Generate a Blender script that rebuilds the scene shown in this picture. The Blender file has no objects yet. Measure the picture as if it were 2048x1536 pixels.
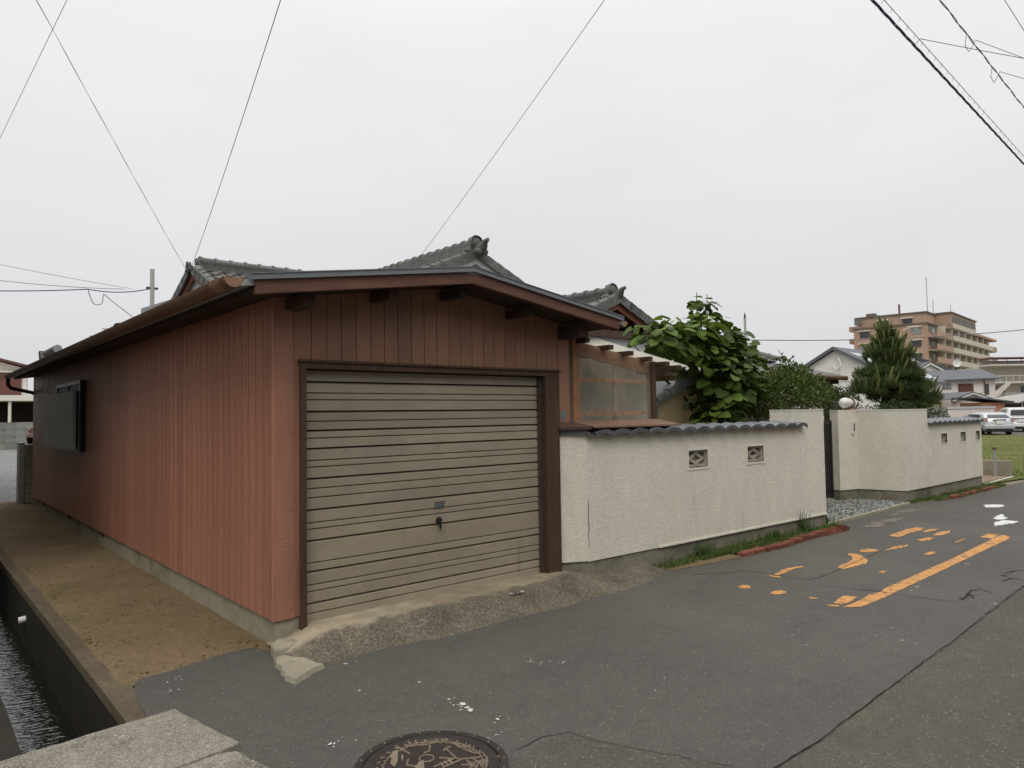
import bpy, bmesh, math, random
import numpy as np
from mathutils import Matrix, Vector
random.seed(7); RNG = np.random.default_rng(7)
scene = bpy.context.scene
COL = scene.collection
R = math.radians

# ---------------------------------------------------------------- camera
def cam_basis(yaw, pitch, roll):
    f = Vector((math.sin(yaw)*math.cos(pitch), math.cos(yaw)*math.cos(pitch), math.sin(pitch)))
    r = Vector((math.cos(yaw), -math.sin(yaw), 0)); u = r.cross(f)
    return r*math.cos(roll)+u*math.sin(roll), -r*math.sin(roll)+u*math.cos(roll), f
cr, cu, cf = cam_basis(R(40.9165), R(2.4776), R(-0.85244))
cd = bpy.data.cameras.new('camera'); cd.lens = 25.096; cd.sensor_width = 36; cd.clip_start = .05; cd.clip_end = 3000
cam = bpy.data.objects.new('camera', cd); COL.objects.link(cam)
cam.matrix_world = Matrix(((cr.x, cu.x, -cf.x, -2.015), (cr.y, cu.y, -cf.y, -4.885), (cr.z, cu.z, -cf.z, 1.6), (0, 0, 0, 1)))
scene.camera = cam

# ---------------------------------------------------------------- sky, sun, exposure
SUN_EL, SUN_AZ = R(54), R(222)      # compass azimuth from +Y towards +X
w = bpy.data.worlds.new('World'); scene.world = w; w.use_nodes = True
nt = w.node_tree; N = nt.nodes; L = nt.links; N.clear()
out = N.new('ShaderNodeOutputWorld'); bg = N.new('ShaderNodeBackground'); L.new(bg.outputs[0], out.inputs[0])
sky = N.new('ShaderNodeTexSky'); sky.sky_type = 'NISHITA'; sky.sun_disc = False
sky.sun_elevation = SUN_EL; sky.sun_rotation = SUN_AZ; sky.dust_density = 4
hs = N.new('ShaderNodeHueSaturation'); hs.inputs['Saturation'].default_value = .25; hs.inputs['Value'].default_value = .1
L.new(sky.outputs[0], hs.inputs['Color'])
tc = N.new('ShaderNodeTexCoord'); sep = N.new('ShaderNodeSeparateXYZ'); L.new(tc.outputs['Generated'], sep.inputs[0])
ramp = N.new('ShaderNodeValToRGB'); L.new(sep.outputs['Z'], ramp.inputs[0])
e = ramp.color_ramp.elements
e[0].position = 0; e[0].color = (.71, .72, .735, 1); e[1].position = 1; e[1].color = (2.0, 2.0, 2.0, 1)
x = ramp.color_ramp.elements.new(.2); x.color = (.785, .79, .798, 1)
x = ramp.color_ramp.elements.new(.5); x.color = (.93, .932, .935, 1)
x = ramp.color_ramp.elements.new(.75); x.color = (1.5, 1.5, 1.5, 1)
mp = N.new('ShaderNodeMapping'); mp.inputs['Scale'].default_value = (1, 1, 3.2); L.new(tc.outputs['Generated'], mp.inputs[0])
nz = N.new('ShaderNodeTexNoise'); nz.inputs['Scale'].default_value = 2.2; nz.inputs['Detail'].default_value = 7; nz.inputs['Roughness'].default_value = .55
L.new(mp.outputs[0], nz.inputs['Vector'])
mr = N.new('ShaderNodeMapRange'); mr.inputs[1].default_value = .3; mr.inputs[2].default_value = .7; mr.inputs[3].default_value = .965; mr.inputs[4].default_value = 1.035
L.new(nz.outputs[0], mr.inputs[0])
mul = N.new('ShaderNodeMix'); mul.data_type = 'RGBA'; mul.blend_type = 'MULTIPLY'; mul.inputs[0].default_value = 1
L.new(ramp.outputs[0], mul.inputs[6]); L.new(mr.outputs[0], mul.inputs[7])
mx = N.new('ShaderNodeMix'); mx.data_type = 'RGBA'; mx.inputs[0].default_value = .94
L.new(hs.outputs[0], mx.inputs[6]); L.new(mul.outputs[2], mx.inputs[7]); L.new(mx.outputs[2], bg.inputs[0])
bg.inputs[1].default_value = 1.0
sd = bpy.data.lights.new('sun', 'SUN'); sd.energy = 1.0; sd.angle = R(22); sd.color = (1, .93, .82)
sun = bpy.data.objects.new('sun', sd); COL.objects.link(sun)
sdir = Vector((math.sin(SUN_AZ)*math.cos(SUN_EL), math.cos(SUN_AZ)*math.cos(SUN_EL), math.sin(SUN_EL)))
sun.rotation_euler = sdir.to_track_quat('Z', 'Y').to_euler()
vs = scene.view_settings; vs.view_transform = 'Standard'; vs.look = 'None'; vs.exposure = 0.0; vs.gamma = 1; vs.use_curve_mapping = False
scene.render.engine = 'CYCLES'; scene.cycles.max_bounces = 8; scene.cycles.transparent_max_bounces = 16

# ---------------------------------------------------------------- materials
MATS = {}
def mat(name, col, rough=.75, spec=.35, n1=None, n2=None, bump=None, metal=0, stretch=(1, 1, 1), tint=None, tint2=None, rand=0, trans=0, alpha=1, vor=None, coat=0, streak=None):
    """n1/n2=(scale, amount) brightness noise; tint=(colour, scale, lo, hi) patches; bump=(scale, strength, distance); vor=(scale, amount) speckle"""
    m = bpy.data.materials.new(name); m.use_nodes = True; MATS[name] = m
    nt = m.node_tree; N = nt.nodes; L = nt.links
    b = N['Principled BSDF']; b.inputs['Roughness'].default_value = rough; b.inputs['Specular IOR Level'].default_value = spec; b.inputs['Metallic'].default_value = metal
    if coat: b.inputs['Coat Weight'].default_value = coat; b.inputs['Coat Roughness'].default_value = .1
    tc = N.new('ShaderNodeTexCoord'); mp = N.new('ShaderNodeMapping'); mp.inputs['Scale'].default_value = stretch; L.new(tc.outputs['Object'], mp.inputs[0])
    rgb = N.new('ShaderNodeRGB'); rgb.outputs[0].default_value = (*col, 1); cur = rgb.outputs[0]
    oi = N.new('ShaderNodeObjectInfo')
    def noise(sc, det=6, vec=None, off=0):
        n = N.new('ShaderNodeTexNoise'); n.inputs['Scale'].default_value = sc; n.inputs['Detail'].default_value = det; n.inputs['Roughness'].default_value = .6
        if off:
            ad = N.new('ShaderNodeVectorMath'); ad.operation = 'ADD'; ad.inputs[1].default_value = (off, off*1.7, off*.6); L.new(vec or mp.outputs[0], ad.inputs[0]); L.new(ad.outputs[0], n.inputs['Vector'])
        else: L.new(vec or mp.outputs[0], n.inputs['Vector'])
        return n.outputs[0]
    def value(fac, cur):
        h = N.new('ShaderNodeHueSaturation'); L.new(fac, h.inputs['Value']); L.new(cur, h.inputs['Color']); return h.outputs[0]
    def rng(x, a, bb, c, d, smooth=False):
        r = N.new('ShaderNodeMapRange'); r.inputs[1].default_value = a; r.inputs[2].default_value = bb; r.inputs[3].default_value = c; r.inputs[4].default_value = d
        if smooth: r.interpolation_type = 'SMOOTHSTEP'
        L.new(x, r.inputs[0]); return r.outputs[0]
    for i, t in enumerate((tint, tint2)):
        if t:
            f = rng(noise(t[1], 7, off=3.1+i*5), t[2], t[3], 0, 1, True)
            m2 = N.new('ShaderNodeMix'); m2.data_type = 'RGBA'; L.new(f, m2.inputs[0]); L.new(cur, m2.inputs[6]); m2.inputs[7].default_value = (*t[0], 1); cur = m2.outputs[2]
    for n in (n1, n2):
        if n: cur = value(rng(noise(n[0]), .25, .75, 1-n[1], 1+n[1]), cur)
    if streak:      # rain and dirt runs: colour, across, along, lo, hi
        m5 = N.new('ShaderNodeMapping'); m5.inputs['Scale'].default_value = (streak[1], streak[1], streak[2]); L.new(tc.outputs['Object'], m5.inputs[0])
        f = rng(noise(1.0, 8, m5.outputs[0]), streak[3], streak[4], 0, 1, True)
        m2 = N.new('ShaderNodeMix'); m2.data_type = 'RGBA'; L.new(f, m2.inputs[0]); L.new(cur, m2.inputs[6]); m2.inputs[7].default_value = (*streak[0], 1); cur = m2.outputs[2]
    if vor:
        v = N.new('ShaderNodeTexVoronoi'); v.inputs['Scale'].default_value = vor[0]; L.new(tc.outputs['Object'], v.inputs['Vector'])
        sp = N.new('ShaderNodeSeparateColor'); L.new(v.outputs['Color'], sp.inputs[0])
        cur = value(rng(sp.outputs[0], 0, 1, 1-vor[1], 1+vor[1]), cur)
        if len(vor) > 2:
            f = rng(sp.outputs[1], vor[2], vor[2]+.01, 0, 1); m2 = N.new('ShaderNodeMix'); m2.data_type = 'RGBA'; L.new(f, m2.inputs[0]); L.new(cur, m2.inputs[6]); m2.inputs[7].default_value = (*vor[3], 1); cur = m2.outputs[2]
    if rand: cur = value(rng(oi.outputs['Random'], 0, 1, 1-rand, 1+rand), cur)
    L.new(cur, b.inputs['Base Color'])
    if bump:
        bp = N.new('ShaderNodeBump'); bp.inputs['Strength'].default_value = bump[1]; bp.inputs['Distance'].default_value = bump[2]
        L.new(noise(bump[0], 5, tc.outputs['Object']), bp.inputs['Height']); L.new(bp.outputs[0], b.inputs['Normal'])
    o = N['Material Output']
    if trans:
        tr = N.new('ShaderNodeBsdfTranslucent'); L.new(cur, tr.inputs[0]); ms = N.new('ShaderNodeMixShader'); ms.inputs[0].default_value = trans
        L.new(b.outputs[0], ms.inputs[1]); L.new(tr.outputs[0], ms.inputs[2]); L.new(ms.outputs[0], o.inputs[0])
        if alpha < 1:
            tp = N.new('ShaderNodeBsdfTransparent'); m3 = N.new('ShaderNodeMixShader'); m3.inputs[0].default_value = alpha
            L.new(tp.outputs[0], m3.inputs[1]); L.new(ms.outputs[0], m3.inputs[2]); L.new(m3.outputs[0], o.inputs[0])
    return m
mat('siding', (.37, .17, .113), .45, .4, n1=(2.2, .14), n2=(22, .10), stretch=(1, 1, .14), tint=((.21, .12, .08), 1.6, .45, .78), tint2=((.42, .24, .18), 2.6, .55, .8), bump=(14, .10, .02), rand=.10, streak=((.19, .10, .065), 9, .5, .6, .85))
mat('siding_shaded', (.295, .15, .092), .5, .4, n1=(2.5, .15), n2=(30, .06), stretch=(1, 1, .2), tint=((.17, .12, .08), 3, .45, .75), bump=(26, .08, .01), rand=.09)  # darker copy of the siding, overhang shade put into its colour
mat('wood_red', (.135, .062, .04), .6, .35, n1=(6, .3), n2=(50, .2), stretch=(.25, 1, 3), tint=((.09, .05, .035), 4, .5, .8), bump=(60, .2, .004))
mat('wood_dark', (.072, .041, .026), .7, .3, n1=(6, .3), n2=(50, .25), stretch=(3, 3, .3), tint=((.12, .07, .05), 5, .6, .85), bump=(60, .25, .004))
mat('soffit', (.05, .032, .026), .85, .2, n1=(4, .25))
mat('core', (.03, .022, .02), .9, .1)
mat('shutter', (.31, .266, .197), .45, .4, n1=(1.2, .10), n2=(9, .08), stretch=(.7, 1, 1.6), tint=((.27, .235, .18), 1.3, .45, .72), tint2=((.44, .38, .31), 4, .64, .8), rand=.06, bump=(5, .12, .02), streak=((.23, .195, .145), 8, .9, .58, .82))
mat('rail_metal', (.12, .1, .09), .4, .5, metal=.6, n1=(10, .2))
mat('handle_metal', (.05, .05, .055), .35, .5, metal=.7, n1=(60, .3))
mat('flashing', (.235, .25, .265), .4, .5, metal=.5, n1=(5, .12), stretch=(1, 1, 1))
mat('metal_roof', (.30, .31, .31), .5, .4, metal=.2, n1=(2, .15), n2=(20, .1))
mat('rust_sheet', (.16, .085, .055), .8, .3, n1=(10, .35), tint=((.3, .3, .29), 6, .5, .6))
mat('gutter', (.15, .082, .05), .5, .4, n1=(3, .25), n2=(25, .1), stretch=(1, .3, 1), tint=((.10, .05, .035), 2.2, .5, .7))
mat('gutter_cap', (.26, .15, .1), .45, .4, n1=(12, .25))
mat('concrete', (.31, .28, .21), .85, .25, n1=(1.2, .2), n2=(18, .16), tint=((.19, .18, .12), 2.2, .5, .75), tint2=((.15, .13, .1), 9, .6, .8), bump=(60, .35, .006))
mat('plinth', (.205, .19, .15), .88, .2, n1=(1.6, .22), n2=(14, .2), tint=((.115, .108, .078), 3, .45, .7), tint2=((.27, .24, .18), 5, .62, .75), bump=(70, .35, .006))
mat('old_concrete', (.235, .215, .18), .92, .2, n1=(2, .2), n2=(30, .25), tint=((.135, .12, .095), 3.5, .45, .72), vor=(210, .3, .9, (.42, .39, .34)), bump=(120, .6, .006))
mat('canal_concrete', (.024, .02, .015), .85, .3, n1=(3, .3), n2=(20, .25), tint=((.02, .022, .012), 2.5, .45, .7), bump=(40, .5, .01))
mat('asphalt', (.085, .08, .071), .85, .3, n1=(.5, .17), n2=(9, .09), tint=((.105, .097, .086), .55, .5, .75), tint2=((.068, .065, .059), 1.6, .52, .8), vor=(150, .16, .98, (.2, .185, .16)), bump=(260, .4, .004))
mat('old_asphalt', (.086, .08, .069), .9, .25, n1=(.8, .14), n2=(6, .12), tint=((.09, .09, .066), 1.1, .5, .75), vor=(110, .18, .975, (.2, .18, .15)), bump=(130, .7, .008))
mat('crack', (.035, .032, .028), .95, .1)
mat('crack_faint', (.07, .066, .058), .95, .1)
mat('lip', (.125, .098, .066), .95, .15, n1=(2.5, .2), n2=(25, .25), tint=((.085, .075, .048), 1.4, .45, .75), bump=(60, .6, .01))
mat('sand', (.185, .16, .13), .95, .1, n1=(8, .2), tint=((.1, .094, .083), 5, .45, .62), vor=(200, .3))
mat('dirt', (.185, .135, .078), .95, .15, n1=(1.6, .16), n2=(22, .2), tint=((.13, .105, .05), 1.3, .48, .72), tint2=((.23, .175, .115), 5, .58, .78), vor=(120, .14), bump=(70, .8, .014))
mat('dark_dirt', (.095, .075, .05), .95, .15, n1=(3, .3), n2=(25, .25), bump=(60, .7, .012))
mat('gravel', (.2, .2, .2), .95, .2, n1=(1, .1), vor=(22, .45), bump=(40, .9, .03))
mat('ground', (.2, .17, .12), .95, .15, n1=(.3, .2), n2=(3, .15), bump=(10, .5, .02))
mat('lawn', (.115, .125, .035), .95, .15, n1=(.25, .25), n2=(12, .3), tint=((.17, .155, .06), .6, .5, .75), bump=(60, .8, .03))
mat('grass', (.095, .145, .035), .7, .3, n1=(4, .35), n2=(40, .3), tint=((.2, .165, .07), 5, .58, .75), trans=.25)
mat('weed', (.07, .12, .035), .6, .3, n1=(10, .3), trans=.3)
mat('stucco', (.66, .625, .535), .92, .2, n1=(.9, .07), n2=(7, .05), tint=((.56, .515, .43), 1.3, .5, .85), bump=(42, .6, .013), vor=(38, .06))
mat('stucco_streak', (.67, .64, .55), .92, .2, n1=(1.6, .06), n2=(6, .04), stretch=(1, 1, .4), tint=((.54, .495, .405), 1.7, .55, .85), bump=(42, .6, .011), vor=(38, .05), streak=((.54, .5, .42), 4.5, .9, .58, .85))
mat('stucco_trim', (.66, .63, .55), .8, .25, n1=(5, .08))
mat('coping_tile', (.135, .142, .152), .42, .45, n1=(5, .2), n2=(30, .12), rand=.16, tint=((.2, .195, .17), 9, .6, .8))
mat('roof_tile', (.112, .112, .107), .6, .35, n1=(6, .25), n2=(40, .2), rand=.22, tint=((.165, .158, .12), 10, .52, .75), tint2=((.17, .12, .09), 7, .65, .8))
mat('vent_block', (.36, .335, .285), .9, .2, n1=(20, .15), tint=((.26, .22, .18), 12, .5, .7), bump=(120, .3, .004))
mat('paving_red', (.25, .16, .115), .9, .2, n1=(3, .3), n2=(25, .3), tint=((.3, .28, .24), 5, .5, .7))
mat('brick', (.175, .064, .04), .9, .2, n1=(9, .25), n2=(60, .2), rand=.25, bump=(90, .5, .006), tint=((.13, .06, .045), 12, .5, .7))
mat('orange_paint', (.52, .26, .085), .8, .3, n1=(3, .12), n2=(30, .15), tint=((.14, .115, .09), 13, .53, .66), tint2=((.42, .22, .09), 3, .5, .7), bump=(200, .4, .003))
mat('white_paint', (.62, .62, .6), .8, .3, n1=(6, .1), tint=((.13, .125, .12), 9, .6, .66))
mat('dropping', (.55, .54, .51), .8, .3, n1=(40, .2))
mat('iron', (.042, .033, .029), .55, .45, metal=.3, n1=(20, .25), bump=(90, .3, .003))
mat('iron_dust', (.20, .158, .118), .9, .2, n1=(30, .3))
mat('corrugated', (.58, .54, .45), .4, .4, trans=.3, alpha=.33, n1=(6, .1))
mat('corr_roof', (.74, .72, .62), .35, .5, trans=.6, alpha=.78, n1=(3, .12))
mat('orange_wood', (.40, .185, .085), .65, .3, n1=(6, .25), n2=(40, .2), stretch=(.4, 1, 2))
mat('inner_board', (.36, .35, .30), .8, .2, n1=(3, .12), tint=((.2, .21, .16), 2.5, .45, .65))
mat('skirt', (.21, .125, .085), .5, .4, n1=(3, .18), n2=(20, .1))
mat('plaster_white', (.64, .65, .66), .8, .25, n1=(2, .06))
mat('gable_grey', (.42, .44, .46), .7, .3, n1=(3, .08), n2=(20, .05))
mat('house_wall', (.45, .45, .43), .85, .2, n1=(2, .1))
mat('barge_brown', (.22, .085, .052), .6, .35, n1=(6, .22), n2=(40, .15))
mat('beige_wall', (.44, .35, .20), .9, .2, n1=(2, .08), bump=(80, .2, .005))
mat('black_gate', (.012, .012, .013), .4, .5)
mat('glass_dark', (.03, .035, .04), .08, .6)
mat('glass_frosted', (.14, .145, .135), .5, .3)
mat('glass_pale', (.22, .25, .26), .12, .6)
mat('grey_panel', (.3, .305, .295), .5, .4, n1=(2, .12), metal=.3)
mat('globe', (.78, .77, .74), .25, .5, n1=(8, .04), trans=.2)
mat('copper', (.22, .1, .06), .5, .5, n1=(10, .2))
mat('bark', (.085, .062, .045), .9, .2, n1=(10, .3), n2=(50, .25), stretch=(2, 2, .5), bump=(60, .7, .01))
mat('leaf_big', (.095, .152, .025), .55, .22, n1=(9, .12), rand=.38, trans=.3)
mat('leaf_big_young', (.155, .205, .032), .55, .22, rand=.25, trans=.35)
mat('leaf_shrub', (.075, .108, .022), .6, .2, n1=(5, .35), n2=(20, .3), tint=((.10, .115, .025), 7, .6, .75), trans=.2)
mat('leaf_topiary', (.045, .07, .02), .5, .35, n1=(8, .4), tint=((.09, .1, .03), 12, .62, .75), trans=.15)
mat('needle', (.06, .088, .024), .5, .3, n1=(3, .35), n2=(14, .3), tint=((.085, .11, .03), 3.5, .55, .75), trans=.15)
mat('candle', (.11, .135, .045), .7, .2, n1=(20, .2), rand=.2)
mat('yellow_leaf', (.30, .25, .06), .6, .3, n1=(6, .3), trans=.3)
mat('pebble', (.25, .26, .24), .6, .3, n1=(30, .4), n2=(9, .25), tint=((.06, .065, .07), 24, .48, .55))
mat('cream_wall', (.66, .615, .56), .85, .2, n1=(1, .04))
mat('pink_wall', (.62, .54, .50), .85, .2, n1=(1, .05))
mat('white_wall', (.72, .70, .66), .85, .2, n1=(1, .04))
mat('slate_roof', (.105, .112, .125), .6, .35, n1=(1, .15), n2=(6, .15), stretch=(1, 1, 3))
mat('solar', (.42, .46, .5), .25, .6, n1=(1, .08))
mat('brown_shutter', (.12, .05, .04), .7, .3, n1=(4, .15))
mat('apt_brick', (.385, .27, .20), .85, .2, n1=(.3, .07), n2=(2, .05))
mat('apt_cream', (.5, .47, .38), .85, .2, n1=(.3, .06))
mat('apt_shade', (.16, .155, .145), .85, .2, n1=(.5, .25))  # stands in for shade in the balcony openings
mat('apt_trim', (.14, .12, .11), .8, .2)
mat('pale_trim', (.72, .70, .62), .8, .2)
mat('gallery_wall', (.55, .52, .46), .85, .2, n1=(.5, .08))
mat('gallery_rail', (.66, .66, .66), .6, .3)
mat('plum_trim', (.2, .09, .09), .7, .3)
mat('orange_wall', (.45, .22, .14), .85, .2)
mat('block', (.22, .22, .2), .92, .2, n1=(1.5, .25), n2=(14, .2), rand=.14, bump=(70, .4, .01), tint=((.13, .14, .11), 2, .5, .7))
mat('car_silver', (.50, .52, .54), .3, .5, metal=.55, coat=.6)
mat('car_white', (.76, .76, .75), .25, .5, coat=.6)
mat('car_glass', (.02, .022, .025), .06, .6)
mat('tyre', (.02, .02, .02), .85, .2)
mat('rim', (.35, .36, .37), .35, .5, metal=.8)
mat('lamp_red', (.42, .25, .24), .25, .5)
mat('plate_white', (.75, .75, .7), .5, .3)
mat('plastic_white', (.7, .7, .68), .5, .3)
mat('cable', (.075, .045, .12), .6, .3)
mat('cable_thin', (.17, .155, .18), .6, .3)
mat('pole_concrete', (.36, .35, .335), .85, .2, n1=(1, .1))
mat('pole_dark', (.06, .06, .06), .6, .3)
mat('galv', (.42, .43, .43), .45, .4, metal=.5, n1=(15, .12))
mat('rust', (.15, .07, .04), .85, .2, n1=(15, .3))
mat('flower', (.55, .2, .06), .6, .3, n1=(20, .3))
mat('house_brown', (.16, .12, .09), .85, .2, n1=(1, .1))
mat('house_grey', (.22, .21, .2), .85, .2, n1=(1, .1))
mat('house_dark', (.09, .075, .06), .85, .2, n1=(1, .1))
# water
m = bpy.data.materials.new('water'); m.use_nodes = True; MATS['water'] = m
b = m.node_tree.nodes['Principled BSDF']; b.inputs['Base Color'].default_value = (.012, .012, .009, 1); b.inputs['Roughness'].default_value = .03; b.inputs['Specular IOR Level'].default_value = .9; b.inputs['IOR'].default_value = 1.7
n = m.node_tree.nodes.new('ShaderNodeTexNoise'); n.inputs['Scale'].default_value = 16; n.inputs['Detail'].default_value = 3
t = m.node_tree.nodes.new('ShaderNodeTexCoord'); mp_ = m.node_tree.nodes.new('ShaderNodeMapping'); mp_.inputs['Scale'].default_value = (.6, 1.6, 1)
m.node_tree.links.new(t.outputs['Object'], mp_.inputs[0]); m.node_tree.links.new(mp_.outputs[0], n.inputs['Vector'])
bp = m.node_tree.nodes.new('ShaderNodeBump'); bp.inputs['Strength'].default_value = .55; bp.inputs['Distance'].default_value = .02
m.node_tree.links.new(n.outputs[0], bp.inputs['Height']); m.node_tree.links.new(bp.outputs[0], b.inputs['Normal'])

# worn paint: flaked away in patches so that the asphalt shows
for nm, sc_, lo in (('orange_paint', 11, .50), ('white_paint', 8, .52)):
    m = MATS[nm]; T = m.node_tree; o = T.nodes['Material Output']; tcx = T.nodes.new('ShaderNodeTexCoord')
    n1_ = T.nodes.new('ShaderNodeTexNoise'); n1_.inputs['Scale'].default_value = sc_; n1_.inputs['Detail'].default_value = 9; n1_.inputs['Roughness'].default_value = .72
    T.links.new(tcx.outputs['Object'], n1_.inputs['Vector'])
    r_ = T.nodes.new('ShaderNodeMapRange'); r_.inputs[1].default_value = lo+.03; r_.inputs[2].default_value = lo+.25; r_.inputs[3].default_value = 1; r_.inputs[4].default_value = .25; T.links.new(n1_.outputs[0], r_.inputs[0])
    tp = T.nodes.new('ShaderNodeBsdfTransparent'); ms = T.nodes.new('ShaderNodeMixShader'); T.links.new(r_.outputs[0], ms.inputs[0]); T.links.new(tp.outputs[0], ms.inputs[1]); T.links.new(T.nodes['Principled BSDF'].outputs[0], ms.inputs[2]); T.links.new(ms.outputs[0], o.inputs[0])

# ---------------------------------------------------------------- mesh helpers
def origin(o):
    v = Vector((0, 0, 0))
    while o is not None: v += o.location; o = o.parent
    return v
class MB:
    def __init__(s): s.v = []; s.f = []
    def add(s, vs, fs):
        k = len(s.v); s.v += [tuple(p) for p in vs]; s.f += [tuple(i+k for i in f) for f in fs]; return s
    def box(s, x0, x1, y0, y1, z0, z1):
        return s.add([(x0,y0,z0),(x1,y0,z0),(x1,y1,z0),(x0,y1,z0),(x0,y0,z1),(x1,y0,z1),(x1,y1,z1),(x0,y1,z1)],
                     [(0,3,2,1),(4,5,6,7),(0,1,5,4),(1,2,6,5),(2,3,7,6),(3,0,4,7)])
    def obox(s, c, ax, h):
        c = Vector(c); a = [Vector(q).normalized()*hh for q, hh in zip(ax, h)]
        P = [c+a[0]*i+a[1]*j+a[2]*k for k in (-1, 1) for i, j in ((-1,-1),(1,-1),(1,1),(-1,1))]
        return s.add(P, [(0,3,2,1),(4,5,6,7),(0,1,5,4),(1,2,6,5),(2,3,7,6),(3,0,4,7)])
    def beam(s, p, q, w, h, up=(0, 0, 1)):
        p = Vector(p); q = Vector(q); d = q-p; sd = d.cross(Vector(up)).normalized(); u = sd.cross(d).normalized()
        return s.obox((p+q)/2, (d, sd, u), (d.length/2, w/2, h/2))
    def prism(s, pts, fn0, fn1):
        """closed polygon of 2D pts; fn0/fn1 map a 2D point to the two end planes"""
        n = len(pts); A = [fn0(p) for p in pts]; B = [fn1(p) for p in pts]
        return s.add(A+B, [tuple(range(n-1, -1, -1)), tuple(range(n, 2*n))]+[(i, (i+1) % n, n+(i+1) % n, n+i) for i in range(n)])
    def prism_z(s, pts, z0, z1): return s.prism(pts, lambda p: (p[0], p[1], z0), lambda p: (p[0], p[1], z1))
    def tube(s, path, r, n=8, cap=True):
        path = [Vector(p) for p in path]; rs = r if isinstance(r, (list, tuple)) else [r]*len(path); k = len(s.v); fs = []; vs = []
        ref = None
        for i, p in enumerate(path):
            d = (path[min(i+1, len(path)-1)]-path[max(i-1, 0)]).normalized()
            if ref is None: ref = d.orthogonal().normalized()
            a = (ref-d*ref.dot(d)).normalized(); ref = a; bb = d.cross(a)
            for j in range(n):
                t = 2*math.pi*j/n; vs.append(p+(a*math.cos(t)+bb*math.sin(t))*rs[i])
        for i in range(len(path)-1):
            for j in range(n): fs.append((i*n+j, i*n+(j+1) % n, (i+1)*n+(j+1) % n, (i+1)*n+j))
        if cap: fs += [tuple(range(n-1, -1, -1)), tuple(range((len(path)-1)*n, len(path)*n))]
        return s.add(vs, fs)
    def lathe(s, prof, c, n=24, ax='z'):
        vs = []; fs = []; c = Vector(c)
        for r, h in prof:
            for j in range(n):
                t = 2*math.pi*j/n; p = (r*math.cos(t), r*math.sin(t), h)
                if ax == 'x': p = (p[2], p[0], p[1])
                if ax == 'y': p = (p[0], p[2], p[1])
                vs.append(c+Vector(p))
        for i in range(len(prof)-1):
            for j in range(n): fs.append((i*n+j, i*n+(j+1) % n, (i+1)*n+(j+1) % n, (i+1)*n+j))
        return s.add(vs, fs)
    def ball(s, c, r, n=12, m=8, sc=(1, 1, 1)):
        vs = []; fs = []
        for i in range(m+1):
            ph = math.pi*i/m
            for j in range(n):
                t = 2*math.pi*j/n; vs.append((c[0]+r*sc[0]*math.sin(ph)*math.cos(t), c[1]+r*sc[1]*math.sin(ph)*math.sin(t), c[2]+r*sc[2]*math.cos(ph)))
        for i in range(m):
            for j in range(n): fs.append((i*n+j, (i+1)*n+j, (i+1)*n+(j+1) % n, i*n+(j+1) % n))
        return s.add(vs, fs)
    def grid(s, f, nu, nv):
        vs = [f(i/nu, j/nv) for j in range(nv+1) for i in range(nu+1)]
        return s.add(vs, [(j*(nu+1)+i, j*(nu+1)+i+1, (j+1)*(nu+1)+i+1, (j+1)*(nu+1)+i) for j in range(nv) for i in range(nu)])
    def mesh(s, name, o=(0, 0, 0)):
        me = bpy.data.meshes.new(name); o = Vector(o)
        me.from_pydata([tuple(Vector(p)-o) for p in s.v], [], s.f); me.update(); return me
    def build(s, name, mt, parent=None, smooth=False, bev=0, local=False, **props):
        me = s.mesh(name, (0, 0, 0) if local else origin(parent)); me.materials.append(MATS[mt])
        bm = bmesh.new(); bm.from_mesh(me); bmesh.ops.recalc_face_normals(bm, faces=bm.faces); bm.to_mesh(me); bm.free()
        o = bpy.data.objects.new(name, me); COL.objects.link(o)
        if parent is not None: o.parent = parent
        if smooth:
            me.shade_smooth()
            try: me.set_sharp_from_angle(angle=R(smooth if smooth > 1 else 45))
            except Exception: pass
        if bev:
            bv = o.modifiers.new('bevel', 'BEVEL'); bv.width = bev; bv.segments = 2; bv.limit_method = 'ANGLE'; bv.angle_limit = R(40)
        for k, v in props.items(): o[k] = v
        return o
def thing(name, label, cat, loc=(0, 0, 0), group=None):
    o = bpy.data.objects.new(name, None); COL.objects.link(o); o.location = loc; o.empty_display_size = .1
    o['label'] = label; o['category'] = cat
    if group: o['group'] = group
    return o
def tag(o, label, cat, group=None):
    o['label'] = label; o['category'] = cat
    if group: o['group'] = group
    return o
def struct(o): o['kind'] = 'structure'; return o
def piece(name, me, parent, M, **props):
    """one copy of a shared mesh placed by a world matrix"""
    o = bpy.data.objects.new(name, me); COL.objects.link(o)
    if parent is not None: o.parent = parent; M = Matrix.Translation(-origin(parent)) @ M
    o.matrix_basis = M
    for k, v in props.items(): o[k] = v
    return o
def frame(o, x, y, z):
    x = Vector(x).normalized(); y = Vector(y).normalized(); z = Vector(z).normalized(); o = Vector(o)
    return Matrix(((x.x, y.x, z.x, o.x), (x.y, y.y, z.y, o.y), (x.z, y.z, z.z, o.z), (0, 0, 0, 1)))
def ragged(poly, step=.05, amp=.012, seed=0):
    rg = random.Random(seed); outp = []
    for i, p in enumerate(poly):
        q = poly[(i+1) % len(poly)]; d = math.hypot(q[0]-p[0], q[1]-p[1]); n = max(1, int(d/step))
        for k in range(n):
            t = k/n; outp.append((p[0]+(q[0]-p[0])*t+rg.uniform(-amp, amp), p[1]+(q[1]-p[1])*t+rg.uniform(-amp, amp)))
    return outp
def fbm(x, y, s=1.0):
    v = 0; a = 1
    for k in range(4):
        v += a*math.sin(x*s*1.7+1.3*k+2*math.sin(y*s*1.1+k))*math.cos(y*s*1.9-.7*k+1.5*math.sin(x*s*.9+2*k)); s *= 2.1; a *= .5
    return v/1.9

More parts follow.
